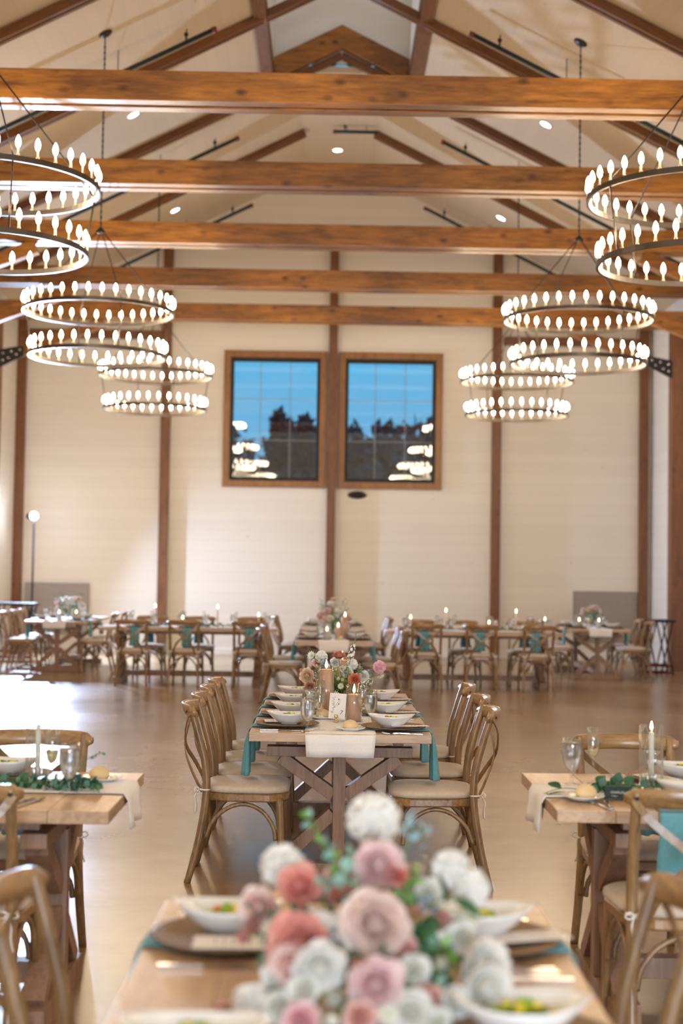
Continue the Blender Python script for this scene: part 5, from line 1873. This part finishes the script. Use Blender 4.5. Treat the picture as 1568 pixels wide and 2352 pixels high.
put('side_plate', SIDEPLATE, p, 'small side plate behind the place card on the right side table', 'plate', 'side plates')
put('table_fork', FORK, T(0.880, 4.965, TH + 0.001) @ RZ(0.22), 'steel fork, left one of the pair beside the black place card', 'fork', 'table forks')
put('table_fork', FORK, T(0.915, 4.985, TH + 0.001) @ RZ(-0.04), 'steel fork, right one of the pair beside the black place card', 'fork', 'table forks')
rootp = link('place_card', None, T(0.972, 5.105, TH + 0.0055) @ RZ(-0.06), None, 'folded black place card lettered in white beside the forks', 'place card')
mb = MB()
for s in (-1, 1):
    mb.add([(-0.045, 0, 0.044), (0.045, 0, 0.044), (0.045, s * 0.018, 0), (-0.045, s * 0.018, 0), (-0.045, s * 0.0012, 0.044), (0.045, s * 0.0012, 0.044), (0.045, s * 0.0192, 0), (-0.045, s * 0.0192, 0)],
           [(0, 1, 2, 3), (7, 6, 5, 4), (0, 4, 5, 1), (1, 5, 6, 2), (2, 6, 7, 3), (3, 7, 4, 0)], 0, False)
link('card', mb.mesh('card', M_NAVY), Matrix(), rootp)
tilt = math.atan2(0.018, 0.044)
for s, sz, x, zz, nm in (('CHARLES', 0.0115, -0.002, 0.020, 'name_lettering'), ('Margaux', 0.0062, -0.012, 0.010, 'script_lettering')):
    me = text_mesh(s, sz, 0.0002); me.materials.clear(); me.materials.append(M_WHITEINK)
    link(nm, me, T(x, -(0.0192 - zz * 0.018 / 0.044) - 0.0007, zz) @ RX(PI / 2 - tilt), rootp)
garland([(0.90, 5.26, z), (1.0, 5.25, z), (1.12, 5.24, z), (1.25, 5.26, z), (1.40, 5.26, z)], 'eucalyptus garland along the right side table', 5, 0.036, 0.017, 26)
mb = MB()
for a, d_, L, W, sd in (((0.79, 5.23, TH + 0.02), (-0.7, -0.5, 0.45), 0.075, 0.018, 0.6), ((0.80, 5.19, TH + 0.014), (-0.9, -0.3, 0.0), 0.08, 0.014, 0.1),
                        ((0.735, 5.18, TH + 0.012), (-0.35, -0.2, -0.9), 0.10, 0.016, 0.9), ((0.86, 5.14, TH + 0.012), (-0.9, -0.1, 0.1), 0.07, 0.012, 0.2)):
    leaf_on(mb, a, d_, L, W, 0, 0.15, sd)
mb.tube(smooth_path([(0.95, 5.24, TH + 0.015), (0.86, 5.22, TH + 0.02), (0.79, 5.22, TH + 0.022), (0.72, 5.17, TH + 0.01)]), 0.0016, 5, 1)
link('leaf_branch', mb.mesh('leaf_branch', [M_DARKLEAF, M_STEM]), None, None, 'glossy dark leaf branch trailing over the end of the right side table', 'leaf branch')

# ------------------------------------------------------------------ far tables
FARF = ('napkin', 'charger', 'bowl', 'goblet', 'flute', 'roll')


def random_bouquet(base, label, seed, h=0.42, w=0.22, n=20):
    r_ = random.Random(seed)
    B_ = Vector(base)
    bl_, sp_ = [], []
    mats = [P_WHITE, P_WHITE, P_BLUSH, P_PEACH, P_WHITE, P_PINK, P_BLUSH, P_WHITE]
    for i in range(n):
        a = r_.random() * 2 * PI; q = sqrt(r_.random())
        z_ = 0.14 + (h - 0.14) * (1 - q * 0.75) * (0.45 + 0.55 * r_.random())
        p_ = B_ + Vector((w * q * cos(a), w * 0.7 * q * sin(a), z_))
        kd = ('rose', 'dahlia', 'peony', 'aster')[i % 4]
        bl_.append((kd, p_, (0.034, 0.040, 0.046, 0.030)[i % 4], mats[(i * 3 + seed) % 8] if i % 12 != 7 else (P_BLUE, P_ORANGE)[i % 24 > 12], i % 4, None))
    for i in range(18):
        a = r_.random() * 2 * PI
        sp_.append(([B_ + Vector((w * 0.9 * cos(a), w * 0.5 * sin(a), h * (0.4 + 0.5 * r_.random())))], 0.035, 0.011, 14, (M_LEAF, M_PALEEUCA, M_EUCA)[i % 3], i + 7 * seed))
    return bouquet(B_, label, bl_, sp_, vr=0.055, vh=0.09)


# two end-on tables in line beyond the number-card table
for ti, (cy, nm, lab, seats) in enumerate(((17.30, 'far centre table', 'end-on trestle table in the middle of the far group, nearer one of two in line', (16.75, 17.85)),
                                           (20.9, 'last centre table', 'end-on trestle table in the middle of the far group, farther one of two in line', (21.0, 21.7)))):
    t = Tab(0.0, cy, 'Y', nm, lab)
    put('table_runner', RUNNER, t.M @ T(0, 0, TH), 'white linen runner on the %s' % nm, 'table runner', 'white table runners')
    for s, sd in ((1, 'left'), (-1, 'right')):
        for i, yy in enumerate(seats):
            w = '%s %s seat of the %s' % (ORD[i], sd, nm)
            setting(t, yy - cy, s, w, FARF if ti == 0 else FAR, i + ti, {'r': (-0.16, 0.38)})
            chair(t, yy - cy + (0.0 if ti else 0.15), s, 'cross-back chair, %s from the camera on the %s side of the %s' % (ORD[i], sd, nm), 0.12 if s > 0 else 0.10)
random_bouquet((0.0, 17.5, TH + 0.005), 'tall white and blush bouquet on the far centre table', 3, 0.52, 0.20, 26)
PIL_TALL.put(T(0.13, 16.75, TH + 0.005), 'tall peach pillar candle on the far centre table', 'peach pillar candles')
PIL_LOW.put(T(0.05, 16.6, TH + 0.005), 'short peach pillar candle on the far centre table', 'peach pillar candles')
PIL_WHITE.put(T(-0.08, 16.55, TH + 0.005), 'white pillar candle on the far centre table', 'white pillar candles')

# long tables, side-on
for cx, sd, chs, backs, flames in (
        (-1.98, 'left', (-2.68, -1.97, -1.13), (-2.60, -1.90, -1.16), ((357, 1387, 't'), (420, 1398, 'p'), (500, 1389, 't'), (594, 1403, 'm'))),
        (1.93, 'right', (1.24, 1.99, 2.74), (1.24, 1.88, 2.72), ((943, 1417, 'm'), (1024, 1395, 't'), (1123, 1412, 'p'), (1185, 1401, 't'), (1251, 1418, 'm')))):
    cyl = 19.75
    t = Tab(cx, cyl, 'X', 'far %s long table' % sd, 'side-on trestle table of the far group, %s of the middle tables' % sd)
    for i, x in enumerate(chs):
        ps = ('left', 'middle', 'right')[i]
        setting(t, x - cx, -1, '%s front seat of the far %s long table' % (ps, sd), FAR, i)
        chair(t, x - cx, -1, 'cross-back chair, %s of three in front of the far %s long table' % (ps, sd), 0.06, (0.03, -0.05, 0.02)[i])
    for i, x in enumerate(backs):
        ps = ('left', 'middle', 'right')[i]
        setting(t, x - cx, 1, '%s back seat of the far %s long table' % (ps, sd), FAR, i + 1)
        chair(t, x - cx, 1, 'cross-back chair, %s of three behind the far %s long table' % (ps, sd), 0.10, (0.0, 0.06, -0.04)[i])
    put('table_runner', RUNNER, t.M @ T(0, 0, TH), 'white linen runner on the far %s long table' % sd, 'table runner', 'white table runners')
    for i, (px_, py_, kd) in enumerate(flames):
        p = at(px_, py_, cyl)
        Pq = {'t': TAPER_TALL, 'm': TAPER_MID, 'p': PIL_WHITE}[kd]
        wd = {'t': 'tall lit taper candle', 'm': 'short lit taper candle', 'p': 'lit white pillar candle in glass'}[kd]
        Pq.put(T(p.x, cyl, TH + 0.005), '%s, %s from the left on the far %s long table' % (wd, (ORD + ['fifth'])[i], sd), 'candles on the long tables')
    for k_ in range(2):
        xx = cx + (-0.55 if k_ == 0 else 0.35)
        garland([(xx - 0.25, cyl, z), (xx, cyl + 0.02, z), (xx + 0.25, cyl - 0.01, z)], 'green garland, %s piece on the far %s long table' % (('left', 'right')[k_], sd), 20 + k_ + int(cx), 0.04, 0.018, 14, M_DARKLEAF)

# corner tables, end-on
for cx, sd, n1, n2 in ((-4.12, 'left', (21.55, 22.4, 23.1), (21.55, 22.5)), (3.98, 'right', (21.6, 22.5), (21.6, 22.5))):
    cyl = 21.15 + TL / 2
    t = Tab(cx, cyl, 'Y', 'far %s corner table' % sd, 'end-on trestle table in the far %s corner' % sd)
    put('table_runner', RUNNER, t.M @ T(0, 0, TH), 'white linen runner on the far %s corner table' % sd, 'table runner', 'white table runners')
    for s, side, ys in ((1, 'left', n1), (-1, 'right', n2)):
        for i, yy in enumerate(ys):
            setting(t, yy - cyl, s, '%s %s seat of the far %s corner table' % (ORD[i], side, sd), FAR, i + s + 1)
            chair(t, yy - cyl, s, 'cross-back chair, %s from the camera on the %s side of the far %s corner table' % (ORD[i], side, sd), 0.10 + 0.03 * i, 0.05 * (i - 0.5) * s)
    random_bouquet((cx + 0.03, cyl - 0.3, TH + 0.005), 'white and pink bouquet on the far %s corner table' % sd, 5 if cx < 0 else 8, 0.46 if cx < 0 else 0.42, 0.24 if cx < 0 else 0.15, 24 if cx < 0 else 16)
    PIL_WHITE.put(T(cx + 0.02, cyl - 0.95, TH + 0.005), 'low lit pillar candle before the flowers of the far %s corner table' % sd, 'white pillar candles')
    PIL_WHITE.put(T(cx + 0.25 * (1 if cx < 0 else -1), cyl - 0.8, TH + 0.005), 'low lit pillar candle beside the flowers of the far %s corner table' % sd, 'white pillar candles')
